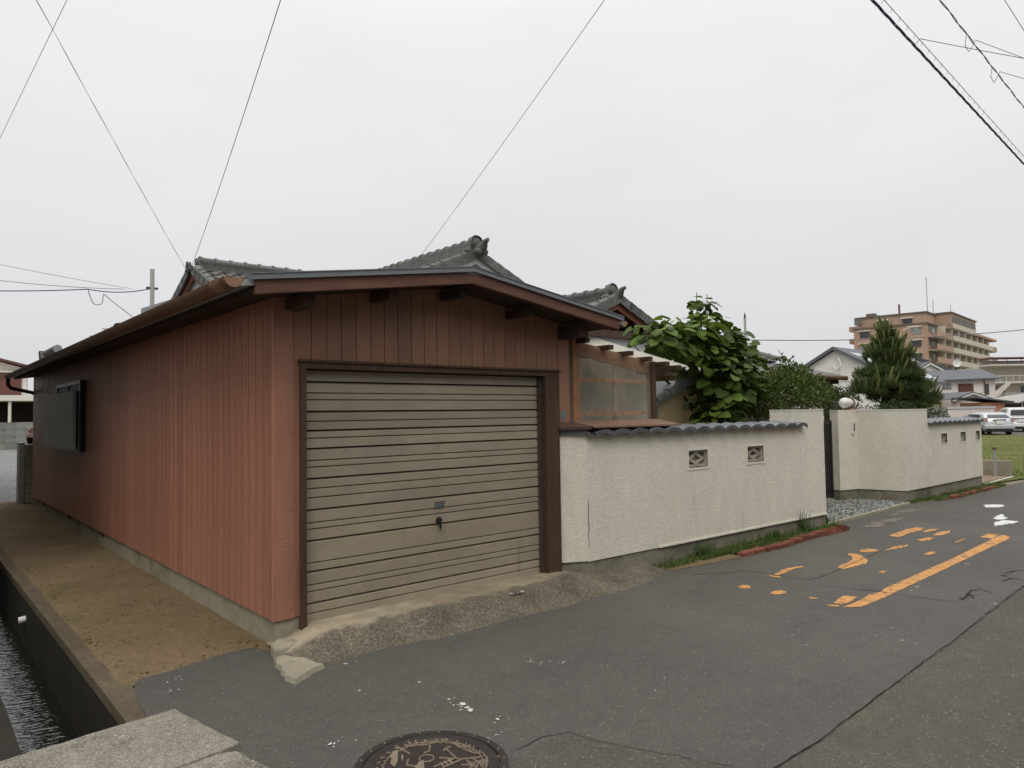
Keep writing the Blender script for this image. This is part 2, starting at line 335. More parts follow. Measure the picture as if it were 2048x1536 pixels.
# ================================================================ ground, road, canal
G = MB()
for x0, x1, y0, y1 in ((-700, -1.56, -700, 700), (-1.0, 700, -700, 700), (-1.56, -1.0, -700, -2.6), (-1.56, -1.0, 70, 700)):
    G.add([(x0, y0, -.03), (x1, y0, -.03), (x1, y1, -.03), (x0, y1, -.03)], [(0, 1, 2, 3)])
struct(G.build('ground', 'ground'))
# newer asphalt: one sheet, left of and around the garage corner
road = [(-60, -3.12), (1.4, -3.17), (2.11, -3.14), (2.97, -3.1), (3.98, -3.06), (5.69, -2.98), (9, -2.9), (60, -2.7), (60, -.42), (15.2, -.40), (12, -.36), (10.9, -.06), (8.0, -.1), (7.4, -.5), (5.1, -.5), (4.0, -.3),
        (3.0, -.45), (1.8, -.45), (.9, -.4), (.3, -.4), (.05, -.2), (-.02, .02), (-.105, .165), (-.341, .147), (-.66, .06), (-.83, .04), (-.887, -.031), (-.92, -.238), (-.935, -.407), (-.96, -.7), (-1.7, -.79), (-60, -3.0)]
def sheet(poly, z, step, amp, seed):
    b = MB(); p = ragged(poly, step, amp, seed); b.add([(x, y, z) for x, y in p], [tuple(range(len(p)))]); return b
struct(sheet(road, 0.0, .12, .008, 1).build('road', 'asphalt'))
struct(MB().add([(-60, -9, -.005), (60, -9, -.005), (60, -2.6, -.005), (-60, -2.6, -.005)], [(0, 1, 2, 3)]).build('road', 'old_asphalt'))
def ribbon(path, w, z, seed, jag=.006):
    rg = random.Random(seed); pts = []
    for (a, b) in zip(path, path[1:]):
        n = max(2, int(math.hypot(b[0]-a[0], b[1]-a[1])/.05))
        pts += [(a[0]+(b[0]-a[0])*k/n, a[1]+(b[1]-a[1])*k/n) for k in range(n)]
    pts.append(path[-1]); Lf = []; Rt = []
    for i, p in enumerate(pts):
        q = pts[min(i+1, len(pts)-1)]; o = pts[max(i-1, 0)]; d = (q[0]-o[0], q[1]-o[1]); l = math.hypot(*d) or 1
        nn = (-d[1]/l, d[0]/l); ww = w*rg.uniform(.35, 1.3)*min(1, (i+.3)/3, (len(pts)-i-.7)/3+.1); j = rg.uniform(-jag, jag)
        Lf.append((p[0]+nn[0]*(ww/2+j), p[1]+nn[1]*(ww/2+j), z)); Rt.append((p[0]-nn[0]*(ww/2-j), p[1]-nn[1]*(ww/2-j), z))
    n = len(pts); return MB().add(Lf+Rt, [(i, i+1, n+i+1, n+i) for i in range(n-1)])
seam = [(-3, -3.135), (-.6, -3.13), (1.41, -3.174), (2.11, -3.14), (2.5, -3.128), (2.97, -3.103), (3.33, -3.101), (3.98, -3.059), (5.2, -2.995), (5.7, -2.976), (9, -2.9)]
struct(ribbon(seam, .0055, .004, 3, .004).build('road_crack', 'crack'))
for i, (c, wd) in enumerate((([(3.9, -.62), (4.506, -.963), (4.541, -1.542), (4.72, -1.571), (5.1, -1.551), (5.7, -1.5), (6.5, -1.44)], .016), ([(4.42, -1.7), (4.5, -1.995), (4.551, -2.113), (4.57, -2.296), (4.589, -2.534), (4.644, -2.768)], .02),
                     ([(4.729, -2.762), (4.912, -2.756), (5.138, -2.72), (5.247, -2.76), (5.188, -2.867)], .03), ([(5.716, -2.798), (5.927, -2.817), (5.911, -2.916)], .03), ([(6.1, -2.72), (6.309, -2.754), (6.404, -2.806)], .025),
                     ([(.221, -2.246), (.447, -2.24), (.588, -2.285), (.596, -2.406), (.74, -2.751), (.9, -3.1)], .012), ([(4.75, -2.80), (4.80, -2.73), (4.88, -2.82), (4.99, -2.75), (5.02, -2.84)], .02), ([(5.95, -2.8), (6.0, -2.72), (6.1, -2.78)], .02))):
    struct(ribbon(c, wd*(.6 if i in (0, 1, 5) else 1), .0045, 10+i).build('road_crack', 'crack_faint' if i in (0, 1, 5) else 'crack'))
for i, (cx, cy, a, b_) in enumerate(((8.55, -.62, .75, .13), (10.0, -.42, .8, .10))):
    struct(sheet([(cx+a*math.cos(t*.5236)*random.uniform(.7, 1.1), cy+b_*math.sin(t*.5236)*random.uniform(.6, 1.2)) for t in range(12)], .0035, .05, .03, 40+i).build('sand_patch', 'sand'))
# old patch of darker asphalt front right of the manhole
struct(sheet([(.30, -2.32), (.50, -2.27), (.59, -2.33), (.62, -2.42), (.74, -2.75), (.88, -3.1), (-.5, -3.1), (-.35, -2.5)], .003, .05, .01, 5).build('road_patch', 'old_asphalt'))

# worn road paint
OR = [[(3.838,-2.193),(3.925,-2.288),(4.097,-2.301),(4.596,-2.292),(6.107,-2.256),(8.32,-2.199),(8.432,-2.178),(8.536,-2.087),(8.503,-2.053),(6.483,-2.137),(4.682,-2.174),(4.567,-2.197),(4.368,-2.166),(4.142,-2.196)],[(3.81,-2.063),(3.871,-2.145),(3.827,-2.16),(3.789,-2.112)],[(4.193,-2.027),(4.253,-2.131),(4.073,-2.159),(3.906,-2.156),(3.905,-2.085)],[(8.165,-1.93),(8.526,-1.916),(8.553,-2.018),(8.164,-2.066)],[(6.026,-1.259),(6.104,-1.283),(6.057,-1.398),(5.848,-1.549),(5.667,-1.611),(5.318,-1.586),(5.232,-1.571),(5.27,-1.493),(5.43,-1.468),(5.653,-1.452),(5.811,-1.411),(5.908,-1.354)],[(6.326,-1.261),(6.475,-1.273),(6.515,-1.36),(6.443,-1.426),(6.292,-1.407),(6.242,-1.312)],[(6.5,-1.461),(6.765,-1.437),(6.98,-1.474),(6.806,-1.539),(6.614,-1.496)],[(6.941,-1.496),(7.067,-1.5),(6.929,-1.544),(6.859,-1.533)],[(7.47,-1.46),(7.726,-1.476),(7.756,-1.549),(7.519,-1.577),(7.395,-1.516)],[(7.529,-1.102),(8.155,-1.069),(8.446,-1.096),(8.512,-1.198),(8.261,-1.227),(7.849,-1.214),(7.493,-1.236)],[(8.188,-1.261),(8.423,-1.269),(8.54,-1.359),(8.286,-1.364),(8.094,-1.318)],[(7.99,-1.463),(8.287,-1.442),(8.459,-1.497),(8.317,-1.549),(8.036,-1.555),(7.922,-1.509)],[(4.46,-1.163),(4.481,-1.306),(4.44,-1.321),(4.417,-1.202)],[(4.51,-1.213),(4.764,-1.166),(4.995,-1.173),(5.096,-1.228),(5.031,-1.254),(4.906,-1.219),(4.679,-1.254),(4.516,-1.259)],[(3.815,-1.561),(3.931,-1.541),(3.995,-1.569),(3.988,-1.63),(3.913,-1.67),(3.826,-1.624)],[(3.952,-1.856),(3.97,-1.917),(3.936,-1.934),(3.896,-1.895)],[(6.558,-1.851),(6.749,-1.826),(6.834,-1.879),(6.723,-1.909),(6.564,-1.889)],[(5.324,-1.87),(5.42,-1.863),(5.419,-1.914),(5.345,-1.924)],[(7.567,-1.823),(7.931,-1.826),(7.901,-1.849),(7.569,-1.85)],[(3.843,-1.235),(3.928,-1.224),(3.956,-1.267),(3.912,-1.326),(3.842,-1.335),(3.796,-1.289)]]
WH = [[(11.617,-.997),(11.856,-1.207),(11.536,-1.291),(11.323,-1.182),(11.269,-1.122)],[(10.205,-1.529),(10.584,-1.522),(10.181,-1.702),(10.033,-1.699),(9.918,-1.615)],[(9.56,-1.698),(9.932,-1.725),(9.961,-1.886),(9.815,-1.914),(9.52,-1.832),(9.248,-1.803)]]
mk = thing('road_marking', 'worn orange lettering and long bar painted on the asphalt', 'road marking', (6, -1.8, 0))
for i, p in enumerate(OR): sheet(p, .003, .03, .005 if i == 0 else .009, 60+i).build('paint_stroke', 'orange_paint', mk)
mk = thing('road_marking', 'broken white paint strokes on the road at the right edge', 'road marking', (10.5, -1.5, 0))
for i, p in enumerate(WH): sheet(p, .003, .05, .02, 90+i).build('paint_stroke', 'white_paint', mk)

# canal
def wallstrip(b, x0, x1, y0, y1, zb, zt, n):
    def f(u, v):
        y = y0+(y1-y0)*u; k = fbm(y*2, 3*x0)
        return [(x0+.004*k, y, zt+.003*fbm(y*3, 1)), (x1+.008*fbm(y*3, 7), y, zt+.003*fbm(y*3, 2)), (x1, y, zb), (x0, y, zb)]
    P = [f(i/n, 0) for i in range(n+1)]; vs = [q for r in P for q in r]
    b.add(vs, [(i*4+k, (i+1)*4+k, (i+1)*4+(k+1) % 4, i*4+(k+1) % 4) for i in range(n) for k in range(4)]+[(0, 1, 2, 3), (n*4+3, n*4+2, n*4+1, n*4)])
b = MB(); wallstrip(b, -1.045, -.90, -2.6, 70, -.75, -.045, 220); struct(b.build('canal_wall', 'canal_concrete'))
b = MB(); wallstrip(b, -1.048, -.90, -2.6, 70, -.07, -.004, 320); struct(b.build('canal_lip', 'lip'))
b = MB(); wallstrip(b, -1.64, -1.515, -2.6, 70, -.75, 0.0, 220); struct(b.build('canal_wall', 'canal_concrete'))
struct(MB().box(-1.7, -.9, -2.6, 70, -.85, -.74).build('canal_bed', 'dark_dirt'))
struct(MB().add([(-1.53, -2.6, -.5), (-1.03, -2.6, -.5), (-1.03, 70, -.5), (-1.53, 70, -.5)], [(0, 1, 2, 3)]).build('water', 'water'))
tag(MB().tube([(-1.10, 3.25, -.25), (-.98, 3.25, -.235)], .03, 12).build('drain_pipe', 'plastic_white', None, 40), 'short white drain pipe stub poking from the canal wall', 'pipe')
# left bank and dirt strip beside the garage
b = MB(); b.grid(lambda u, v: (-1.64-6*u, -.8+60*v, -.006+.015*fbm(u*20, v*60)), 20, 60); struct(b.build('bank', 'dark_dirt', None, True))
def dz(x, y): return .012+.009*fbm(x*2.2, y*2.2)+.005*fbm(x*9, y*9)+.02*max(0, x+.25)-.03*max(0, -x-.75)
b = MB()
def fd(u, v):
    y = -.05+12.7*v**1.3; x = -.975+1.045*u
    edge = np.interp(x, [-.93, -.887, -.66, -.341, -.105, -.02, .1], [-.03, -.03, .06, .147, .165, .0, .0])
    y = edge+(12.6-edge)*v**1.35+.012*fbm(x*18, 3)*(1-v)
    k = min(1, v*28, u*14)
    return (x, y, -.012+(dz(x, y)+.012)*k)
b.grid(fd, 40, 220); struct(b.build('dirt_path', 'dirt', None, True))
struct(MB().add([(-1.0, 12.4, -.004), (40, 12.4, -.004), (40, 46, -.004), (-1.0, 46, -.004)], [(0, 1, 2, 3)]).build('gravel_lot', 'gravel'))
# pebbles on the dirt
b = MB(); rg = random.Random(5)
for k in range(300):
    v = rg.random()**1.8; x = rg.uniform(-.92, -.03) if rg.random() < .6 else rg.choice([-.88, -.1])+rg.gauss(0, .05); y = .1+8*v; r = rg.uniform(.004, .013)
    if not -.95 < x < 0: continue
    b.ball((x, y, dz(x, y)+r*.3), r, 5, 3, (1, rg.uniform(.7, 1.3), .6))
b.build('pebbles', 'dirt', kind='stuff')
# slabs over the canal
for i, (poly, lab) in enumerate((([(-3.3, -.90), (-1.494, -.735), (-.826, -.664), (-.715, -1.315), (-.80, -1.345), (-3.3, -1.60)], 'long weathered concrete slab bridging the canal at its near end'), ([(-3.3, -1.625), (-.83, -1.37), (-.76, -1.40), (-.64, -2.02), (-3.3, -2.3)], 'nearer concrete slab at the bottom edge, behind a joint with the long slab'))):
    b = MB(); b.prism_z(ragged(poly, .06, .006, 20+i), -.12, .03); o = b.build('concrete_slab', 'old_concrete', None, False, .008); tag(o, lab, 'slab', 'slabs over the canal')

# garage apron and kerb mound
AF = [(-.02, -.52), (.06, -.55), (.3, -.55), (.53, -.505), (.77, -.54), (1.06, -.6), (1.41, -.6), (1.8, -.59), (2.19, -.62), (2.68, -.6), (3.0, -.6), (3.4, -.56), (3.75, -.45), (3.97, -.30)]
AX = [p[0] for p in AF]; AY = [p[1] for p in AF]
def fa(u, v):
    x = -.02+3.99*u; fy = float(np.interp(x, AX, AY))+.012*fbm(x*9, 2)
    if x < 2.75: y0 = .08
    elif x < 3.04: y0 = .08-(x-2.75)*.55
    else: y0 = -.10-.027*(x-3.05)
    y = y0+(fy-y0)*v
    H = .125 if x < 2.7 else .125-.05*min(1, (x-2.7)/.4)
    H *= min(1, max(0.12, (x+.1)/.35)); H *= min(1, max(.05, (4.0-x)/.18))
    cr_ = .42 if x < 2.6 else max(.12, .42-.5*(x-2.6))
    z = H if v < cr_ else H*(.5+.5*math.cos(math.pi*min(1, (v-cr_)/(1-cr_))))
    z += .004*fbm(x*5, y*5)+.0025*fbm(x*31, y*31)-.006*(v > .98)
    return (x, y, z+.002)
b = MB(); b.grid(fa, 260, 46); ap = struct(b.build('garage_apron', 'apron' if 'apron' in MATS else 'old_concrete', None, True))
# apron material: smooth mortar near the sill, exposed aggregate on the slope
m = bpy.data.materials.new('apron'); m.use_nodes = True; MATS['apron'] = m
NN = m.node_tree.nodes; LL = m.node_tree.links; B = NN['Principled BSDF']; B.inputs['Roughness'].default_value = .92; B.inputs['Specular IOR Level'].default_value = .2
tcn = NN.new('ShaderNodeTexCoord'); sx = NN.new('ShaderNodeSeparateXYZ'); LL.new(tcn.outputs['Object'], sx.inputs[0])
def nzn(sc, d=6):
    q = NN.new('ShaderNodeTexNoise'); q.inputs['Scale'].default_value = sc; q.inputs['Detail'].default_value = d; q.inputs['Roughness'].default_value = .65; LL.new(tcn.outputs['Object'], q.inputs['Vector']); return q.outputs[0]
def mth(op, a, bb):
    q = NN.new('ShaderNodeMath'); q.operation = op
    for i, t in enumerate((a, bb)):
        if isinstance(t, (int, float)): q.inputs[i].default_value = t
        else: LL.new(t, q.inputs[i])
    return q.outputs[0]
def mpr(x, a, bb, c, d):
    q = NN.new('ShaderNodeMapRange'); q.interpolation_type = 'SMOOTHSTEP'
    for i, t in enumerate((a, bb, c, d)): q.inputs[i+1].default_value = t
    LL.new(x, q.inputs[0]); return q.outputs[0]
edge = mth('ADD', sx.outputs['Y'], mth('MULTIPLY', mth('SUBTRACT', nzn(5), .5), .28))
edge = mth('SUBTRACT', edge, mth('MULTIPLY', mpr(sx.outputs['X'], 2.3, 3.3, 0, 1), .3))
fac = mpr(edge, -.27, -.17, 1, 0)
vo = NN.new('ShaderNodeTexVoronoi'); vo.inputs['Scale'].default_value = 120; LL.new(tcn.outputs['Object'], vo.inputs['Vector'])
sc_ = NN.new('ShaderNodeSeparateColor'); LL.new(vo.outputs['Color'], sc_.inputs[0])
cr1 = NN.new('ShaderNodeValToRGB'); LL.new(sc_.outputs[0], cr1.inputs[0]); ee = cr1.color_ramp.elements
ee[0].color = (.085, .072, .053, 1); ee[1].color = (.24, .21, .16, 1); q = ee.new(.6); q.color = (.135, .118, .09, 1)
cr2 = NN.new('ShaderNodeValToRGB'); LL.new(nzn(4), cr2.inputs[0]); ee = cr2.color_ramp.elements
ee[0].position = .3; ee[0].color = (.23, .19, .13, 1); ee[1].position = .7; ee[1].color = (.37, .315, .23, 1)
mm = NN.new('ShaderNodeMix'); mm.data_type = 'RGBA'; LL.new(fac, mm.inputs[0]); LL.new(cr2.outputs[0], mm.inputs[6]); LL.new(cr1.outputs[0], mm.inputs[7])
hv = NN.new('ShaderNodeHueSaturation'); LL.new(mpr(nzn(3), .3, .7, .75, 1.2), hv.inputs['Value']); LL.new(mm.outputs[2], hv.inputs['Color']); LL.new(hv.outputs[0], B.inputs['Base Color'])
bq = NN.new('ShaderNodeBump'); bq.inputs['Distance'].default_value = .012; LL.new(mth('MULTIPLY', fac, .55), bq.inputs['Strength']); LL.new(sc_.outputs[0], bq.inputs['Height']); LL.new(bq.outputs[0], B.inputs['Normal'])
ap.data.materials[0] = m
b = MB(); fr = ragged([(-.088, -.218), (.03, -.2), (.10, -.58), (-.162, -.73), (-.189, -.68), (-.139, -.385)], .05, .012, 31); n = len(fr)
c0 = (-.06, -.47); b.add([(x, y, -.02) for x, y in fr]+[(x+(c0[0]-x)*.12, y+(c0[1]-y)*.12, .03) for x, y in fr], [tuple(range(n, 2*n))]+[(i, (i+1) % n, n+(i+1) % n, n+i) for i in range(n)])
tag(b.build('concrete_fragment', 'concrete', None, 30), 'broken flat piece of concrete lying off the garage corner', 'concrete piece')
b = MB(); b.prism_z(ragged([(-.05, -.06), (.02, .0), (.18, -.02), (.17, -.16), (.03, -.2), (-.075, -.2)], .04, .008, 33), -.02, .075); tag(b.build('corner_block', 'concrete', None, False, .02), 'chipped concrete block under the garage front corner', 'concrete block')
# bird droppings
b = MB(); rg = random.Random(12)
def blot(cx, cy, r, n=9, el=1.6, ang=None):
    a0 = rg.uniform(0, 3.1) if ang is None else ang; P = []
    for k in range(n):
        t = 2*math.pi*k/n; q = r*rg.uniform(.45, 1.15); X = q*el*math.cos(t); Y = q*math.sin(t); P.append((cx+X*math.cos(a0)-Y*math.sin(a0), cy+X*math.sin(a0)+Y*math.cos(a0), .0045+rg.uniform(0, .001)))
    b.add(P, [tuple(range(n))])
for cx, cy, r in ((.396,-1.643,.035),(.385,-1.70,.028),(.38,-1.74,.03),(.416,-1.928,.02),(.289,-2.066,.018),(-.374,-1.591,.025),(.231,-.606,.03),(1.124,-1.4,.02),(1.176,-1.46,.018),(1.226,-1.487,.01),(1.278,-1.555,.022),(.381,-1.54,.015),(.399,-1.208,.015),(.067,-1.077,.014),(-.259,-1.643,.01),(1.432,-1.795,.009),(-.753,-.317,.024),(-.671,-.116,.016),(-.729,-.151,.014),(-.646,-.165,.01),(.061,-1.079,.012),(6.335,-2.319,.03),(4.962,-2.344,.025),(4.777,-2.367,.022),(4.793,-3.0,.02),(3.276,-2.846,.015),(2.722,-2.45,.014),(2.865,-2.279,.012)):
    k_ = 1 if abs(cx-.39) < .03 else .62
    blot(cx, cy, r*.5*k_, 11)
    for q in range(4): blot(cx+rg.gauss(0, r*1.1), cy+rg.gauss(0, r*.8), r*rg.uniform(.08, .3), 7)
for k in range(25): blot(rg.uniform(-.6, 4.5), rg.uniform(-3.0, -.75), rg.uniform(.002, .006), 6, 1.2)
b.build('bird_droppings', 'dropping', kind='stuff')
b = MB()
for q in range(16):
    cx = 1.98+rg.gauss(0, .05); cy = -.33+rg.gauss(0, .012); u = (cx+.02)/3.99
    blot(cx, cy, rg.uniform(.006, .016), 7, 1.8, .1)
b.v = [(x, y, .1095+.004) for x, y, z in b.v]; b.build('bird_droppings', 'dropping', kind='stuff')

# manhole
mh = thing('manhole_cover', 'round dark iron manhole cover with raised ornament at the bottom edge', 'manhole cover', (-.13, -2.11, 0))
MB().lathe([(.352, .002), (.352, .011), (.318, .012), (.315, .004)], (-.13, -2.11, 0), 64).build('frame_ring', 'iron', mh, 35)
MB().lathe([(.0, .007), (.26, .007), (.264, .0115), (.306, .0115), (.309, .004)], (-.13, -2.11, 0), 64).build('lid', 'iron', mh, 35)
MR = [[(-.155,-1.839),(-.146,-1.956)],[(-.123,-1.876),(-.028,-1.936),(-.005,-1.936),(.022,-1.926)],[(-.093,-1.882),(-.084,-1.842)],[(-.068,-1.899),(-.052,-1.857)],[(-.046,-1.912),(-.014,-1.886)],[(-.028,-1.949),(-.066,-1.996),(-.096,-1.995)],[(-.181,-1.943),(-.207,-1.984)],[(-.184,-1.998),(-.217,-2.037),(-.201,-2.065),(-.184,-2.092)],[(.006,-2.043),(-.011,-2.132),(-.01,-2.165)],[(-.066,-2.081),(-.018,-2.138),(-.137,-2.136)],[(-.005,-2.158),(.077,-2.207)],[(-.01,-2.165),(-.112,-2.169)],[(-.093,-2.127),(-.101,-2.169)],[(-.072,-2.127),(-.079,-2.176)],[(-.047,-2.124),(-.055,-2.174)],[(.072,-2.007),(.065,-2.064),(.116,-2.083)],[(.07,-2.081),(.081,-2.158),(.114,-2.176),(.095,-2.236),(.034,-2.304)],[(.013,-2.187),(.002,-2.274)],[(.042,-2.201),(.041,-2.275)],[(-.011,-2.034),(.037,-2.024)],[(.053,-1.93),(.045,-1.947),(.072,-1.943),(.06,-1.976)]]
b = MB()
for p in MR: b.tube([(x, y, .010) for x, y in p], .0052, 6)
b.tube([(-.113+.034*math.cos(t*.35), -2.045+.034*math.sin(t*.35), .010) for t in range(19)], .004, 6)
for rr in (.235,):
    b.tube([(-.13+rr*math.cos(t*.0698), -2.11+rr*math.sin(t*.0698), .009) for t in range(-30, 24)], .0035, 6)
for t in range(-60, 300, 12): b.tube([(-.13+.242*math.cos(R(t)), -2.11+.242*math.sin(R(t)), .009), (-.13+.256*math.cos(R(t+3)), -2.11+.256*math.sin(R(t+3)), .009)], .004, 5)
for k in range(7): b.tube([(-.3+.04*k, -2.2-.01*k, .009), (-.26+.04*k, -2.28, .009), (-.22+.045*k, -2.24, .009)], .004, 5)
for t in range(-10, 190, 9):    # scalloped border
    a0, a1 = R(t), R(t+9); b.tube([(-.13+.215*math.cos(a0), -2.11+.215*math.sin(a0), .009), (-.13+.229*math.cos((a0+a1)/2), -2.11+.229*math.sin((a0+a1)/2), .009), (-.13+.215*math.cos(a1), -2.11+.215*math.sin(a1), .009)], .0028, 5)
for k in range(9):
    x_ = .02+.022*k; b.tube([(x_-.05, -2.20-.006*k, .009), (x_-.02, -2.235-.004*k, .009), (x_-.035, -2.275, .009)], .0028, 5)
for k in range(22):   # rim studs
    t = R(k*16.4); b.ball((-.13+.334*math.cos(t), -2.11+.334*math.sin(t), .011), .006, 6, 4)
b.build('relief', 'iron_dust', mh, 60)
FAN = [(-.206,-1.87),(-.182,-1.875),(-.207,-1.919),(-.245,-1.974),(-.28,-2.004),(-.276,-1.961),(-.244,-1.924),(-.252,-1.91),(-.222,-1.885)]
b = MB(); b.prism_z([(x+.012, y-.01) for x, y in FAN], .008, .013); b.prism_z([(x+.045, y+.03-.21) for x, y in FAN], .008, .013); b.build('leaf_relief', 'iron_dust', mh)

# ================================================================ garage
g = thing('garage', 'low reddish-brown metal-clad garage with a beige roller shutter', 'garage', (0, 0, 0))
W, D = 2.94, 11.4
ZA, XA, SL, SR = 2.65, 1.46, .1486, .142       # underside of the bargeboard at the apex, slopes left / right
def zr(x): return ZA-(XA-x)*SL if x < XA else ZA-(x-XA)*SR
# foundation with vent notches
b = MB(); vents = [5.35, 7.6, 10.0]; y = .0
for v in vents: b.box(.012, .14, y, v, -.3, .199); b.box(.012, .14, v, v+.16, -.3, .11); y = v+.16
b.box(.012, .14, y, D, -.3, .199); b.box(.14, .20, .0, .14, -.3, .197); b.box(2.78, 2.9, .05, D, -.3, .19); b.box(.14, 2.78, D-.14, D, -.3, .19)
b.build('foundation', 'concrete', g)
b = MB(); pts = [(.02, .14), (W-.02, .14), (W-.02, zr(W)-.06), (XA, ZA-.06), (.02, zr(0)-.06)]
b.prism(pts, lambda p: (p[0], .14, p[1]), lambda p: (p[0], D-.02, p[1])); b.build('wall', 'core', g)
# side siding, one object per panel
pw = .1345; prof = [(.012, -.0), (.010, .003), (-.011, .006), (-.012, pw*.40), (-.006, pw*.425), (-.006, pw*.455), (-.012, pw*.48), (-.011, pw-.006), (.010, pw-.003), (.012, pw)]
b = MB(); n = len(prof); b.add([(x, y, .2) for x, y in prof]+[(x, y, 2.5) for x, y in prof], [(i, i+1, n+i+1, n+i) for i in range(n-1)]+[tuple(range(n))])
me = b.mesh('siding_panel'); me.materials.append(MATS['siding'])
for k in range(84):
    piece('siding_panel', me, g, Matrix.Translation((random.uniform(-.0012, .0012), .027+k*pw, random.uniform(-.003, .003))))
b = MB()
for k in range(22): b.box(W-.005, W+.006, .03+k*.51, .53+k*.51, .2, 2.3)
b.build('wall_cladding', 'siding', g)
# front siding above the shutter
seams = [.142, .279, .401, .521, .644, .768, .891, 1.016, 1.14, 1.264, 1.388, 1.514, 1.636, 1.759, 1.886, 2.009, 2.132, 2.257, 2.383, 2.512, 2.644, 2.785, 2.90]
for x0, x1 in zip(seams, seams[1:]):
    b = MB(); y0 = -.012+random.uniform(-.0012, .0012); zb = 2.006 if x0 > .15 and x1 < 2.79 else (.2 if x0 < .2 else 1.46)
    if x0 > 2.7: zb = 1.46
    pr = [(x0, .002), (x0+.0012, .0), (x0+.003, y0), (x1-.003, y0), (x1-.0012, .0), (x1, .002)]
    if x0 < .15: zb = 2.006
    m_ = len(pr); b.add([(x, y, zb) for x, y in pr]+[(x, y, zr(x)+.02) for x, y in pr], [(i, i+1, m_+i+1, m_+i) for i in range(m_-1)]+[tuple(range(m_))])
    b.build('front_panel', 'siding_shaded', g)
b = MB(); b.box(.142, .186, -.012, .0, .2, 2.006); b.build('front_panel', 'siding', g)
# corner trim with a small crumple low down
b = MB()
def ct(u, v):
    z = .195+2.29*v; d = .006*math.exp(-((z-.72)/.07)**2)*math.sin(u*9)+.004*math.exp(-((z-.45)/.1)**2)*math.sin(u*14+2)
    x, y = [(-.015, .016), (-.015, -.012), (-.010, -.018), (.14, -.018), (.14, -.008)][int(round(u*4))]
    return (x+d, y-d, z)
b.grid(ct, 4, 60); b.build('corner_trim', 'siding', g)
b = MB()
for z in (.26, .52, .95, 1.5, 2.1): b.ball((.118, -.019, z), .005, 8, 5)
b.build('screws', 'rust', g)
b = MB(); b.box(2.785, 2.944, -.014, .02, 1.46, 2.43); b.box(2.80, 2.93, -.02, -.012, 1.44, 2.4); b.build('corner_trim', 'siding_shaded', g)
b = MB(); b.prism([(2.80, 1.60), (2.83, 1.53), (2.875, 1.57), (2.88, 1.63), (2.85, 1.64), (2.835, 1.625), (2.82, 1.64)], lambda p: (p[0], -.024, p[1]), lambda p: (p[0], -.018, p[1])); b.build('patch', 'flashing', g)
# shutter frame
fr_ = MB(); fr_.box(.186, .232, -.035, .10, .03, 1.965); fr_.box(2.603, 2.782, -.035, .10, .07, 1.965); fr_.box(.186, 2.782, -.036, .10, 1.957, 2.006); fr_.build('door_frame', 'wood_dark', g, False, .004)
MB().box(.176, 2.80, -.05, -.013, 2.004, 2.022).build('drip_edge', 'wood_dark', g)
MB().box(.232, .244, .02, .09, .1, 1.96).build('guide_rail', 'rail_metal', g); MB().box(2.562, 2.603, .012, .09, .1, 1.96).build('guide_rail', 'rail_metal', g)
# roller shutter slats
Dz = [.119, .26, .487, .709, .932, 1.159, 1.378, 1.51, 1.65, 1.869, 1.965]
thin = [.188, .345, .392, .549, .793, .839, 1.02, 1.087, 1.243, 1.291, 1.454, 1.578, 1.737, 1.787]
sh = MB().box(.246, 2.56, .07, .085, .1, 1.96).build('shutter', 'core', g)
for z0, z1 in zip(Dz, Dz[1:]):
    P = [(.07, z0+.006), (.044, z0+.003), (.044, z0+.010)]
    for t in [t for t in thin if z0 < t < z1]:
        P += [(.045, t-.013), (.060, t-.004), (.060, t+.001), (.044, t+.0015), (.044, t+.006)]
    P += [(.045, z1-.018), (.070, z1-.006), (.072, z1-.003)]
    b = MB(); n = len(P); x0, x1 = .244, 2.564
    cols = [x0+(x1-x0)*i/24 for i in range(25)]
    b.add([(x, y+.003*fbm(x*1.6, z*4)+.0012*fbm(x*6, z*9), z) for x in cols for y, z in P], [(i*n+j, (i+1)*n+j, (i+1)*n+j+1, i*n+j+1) for i in range(24) for j in range(n-1)])
    b.build('slat', 'shutter', sh, 25)
MB().box(.244, 2.564, .035, .07, .1, .122).build('bottom_bar', 'rail_metal', sh)
# lock handle and label plate
hx = float(1.425)
b = MB(); b.lathe([(.0, -.004), (.03, -.004), (.03, .004), (.024, .008), (0, .008)], (hx, .036, .735), 20, 'y'); b.v = [(x, .07-y, z) for x, y, z in b.v]
lk = b.build('lock', 'handle_metal', sh, 40)
b = MB(); b.tube([(hx-.004, .022, .765), (hx-.004, .015, .735), (hx+.002, .018, .69), (hx+.004, .022, .665)], [.009, .012, .011, .008], 10); b.build('handle', 'handle_metal', lk, 60)
b = MB(); b.prism([(1.385, .832), (1.475, .832), (1.49, .885), (1.398, .885)], lambda p: (p[0], .0455, p[1]), lambda p: (p[0], .043, p[1])); lp = b.build('label_plate', 'flashing', sh)
b = MB()
def bar(x0, z0, x1, z1, t=.004): b.obox(((x0+x1)/2, .0422, (z0+z1)/2), ((x1-x0, 0, z1-z0), (0, 1, 0), (-(z1-z0), 0, x1-x0)), (math.hypot(x1-x0, z1-z0)/2, .0008, t/2))
for a_, c_ in (((1.385, .832), (1.475, .832)), ((1.475, .832), (1.49, .885)), ((1.49, .885), (1.398, .885)), ((1.398, .885), (1.385, .832))): bar(*a_, *c_)
for k in range(9): bar(1.408+k*.0075, .862+(k % 3)*.003, 1.412+k*.0075, .872, .003)
for k in range(5): bar(1.41+k*.013, .845, 1.42+k*.013, .851, .006)
b.build('plate_print', 'handle_metal', lp)
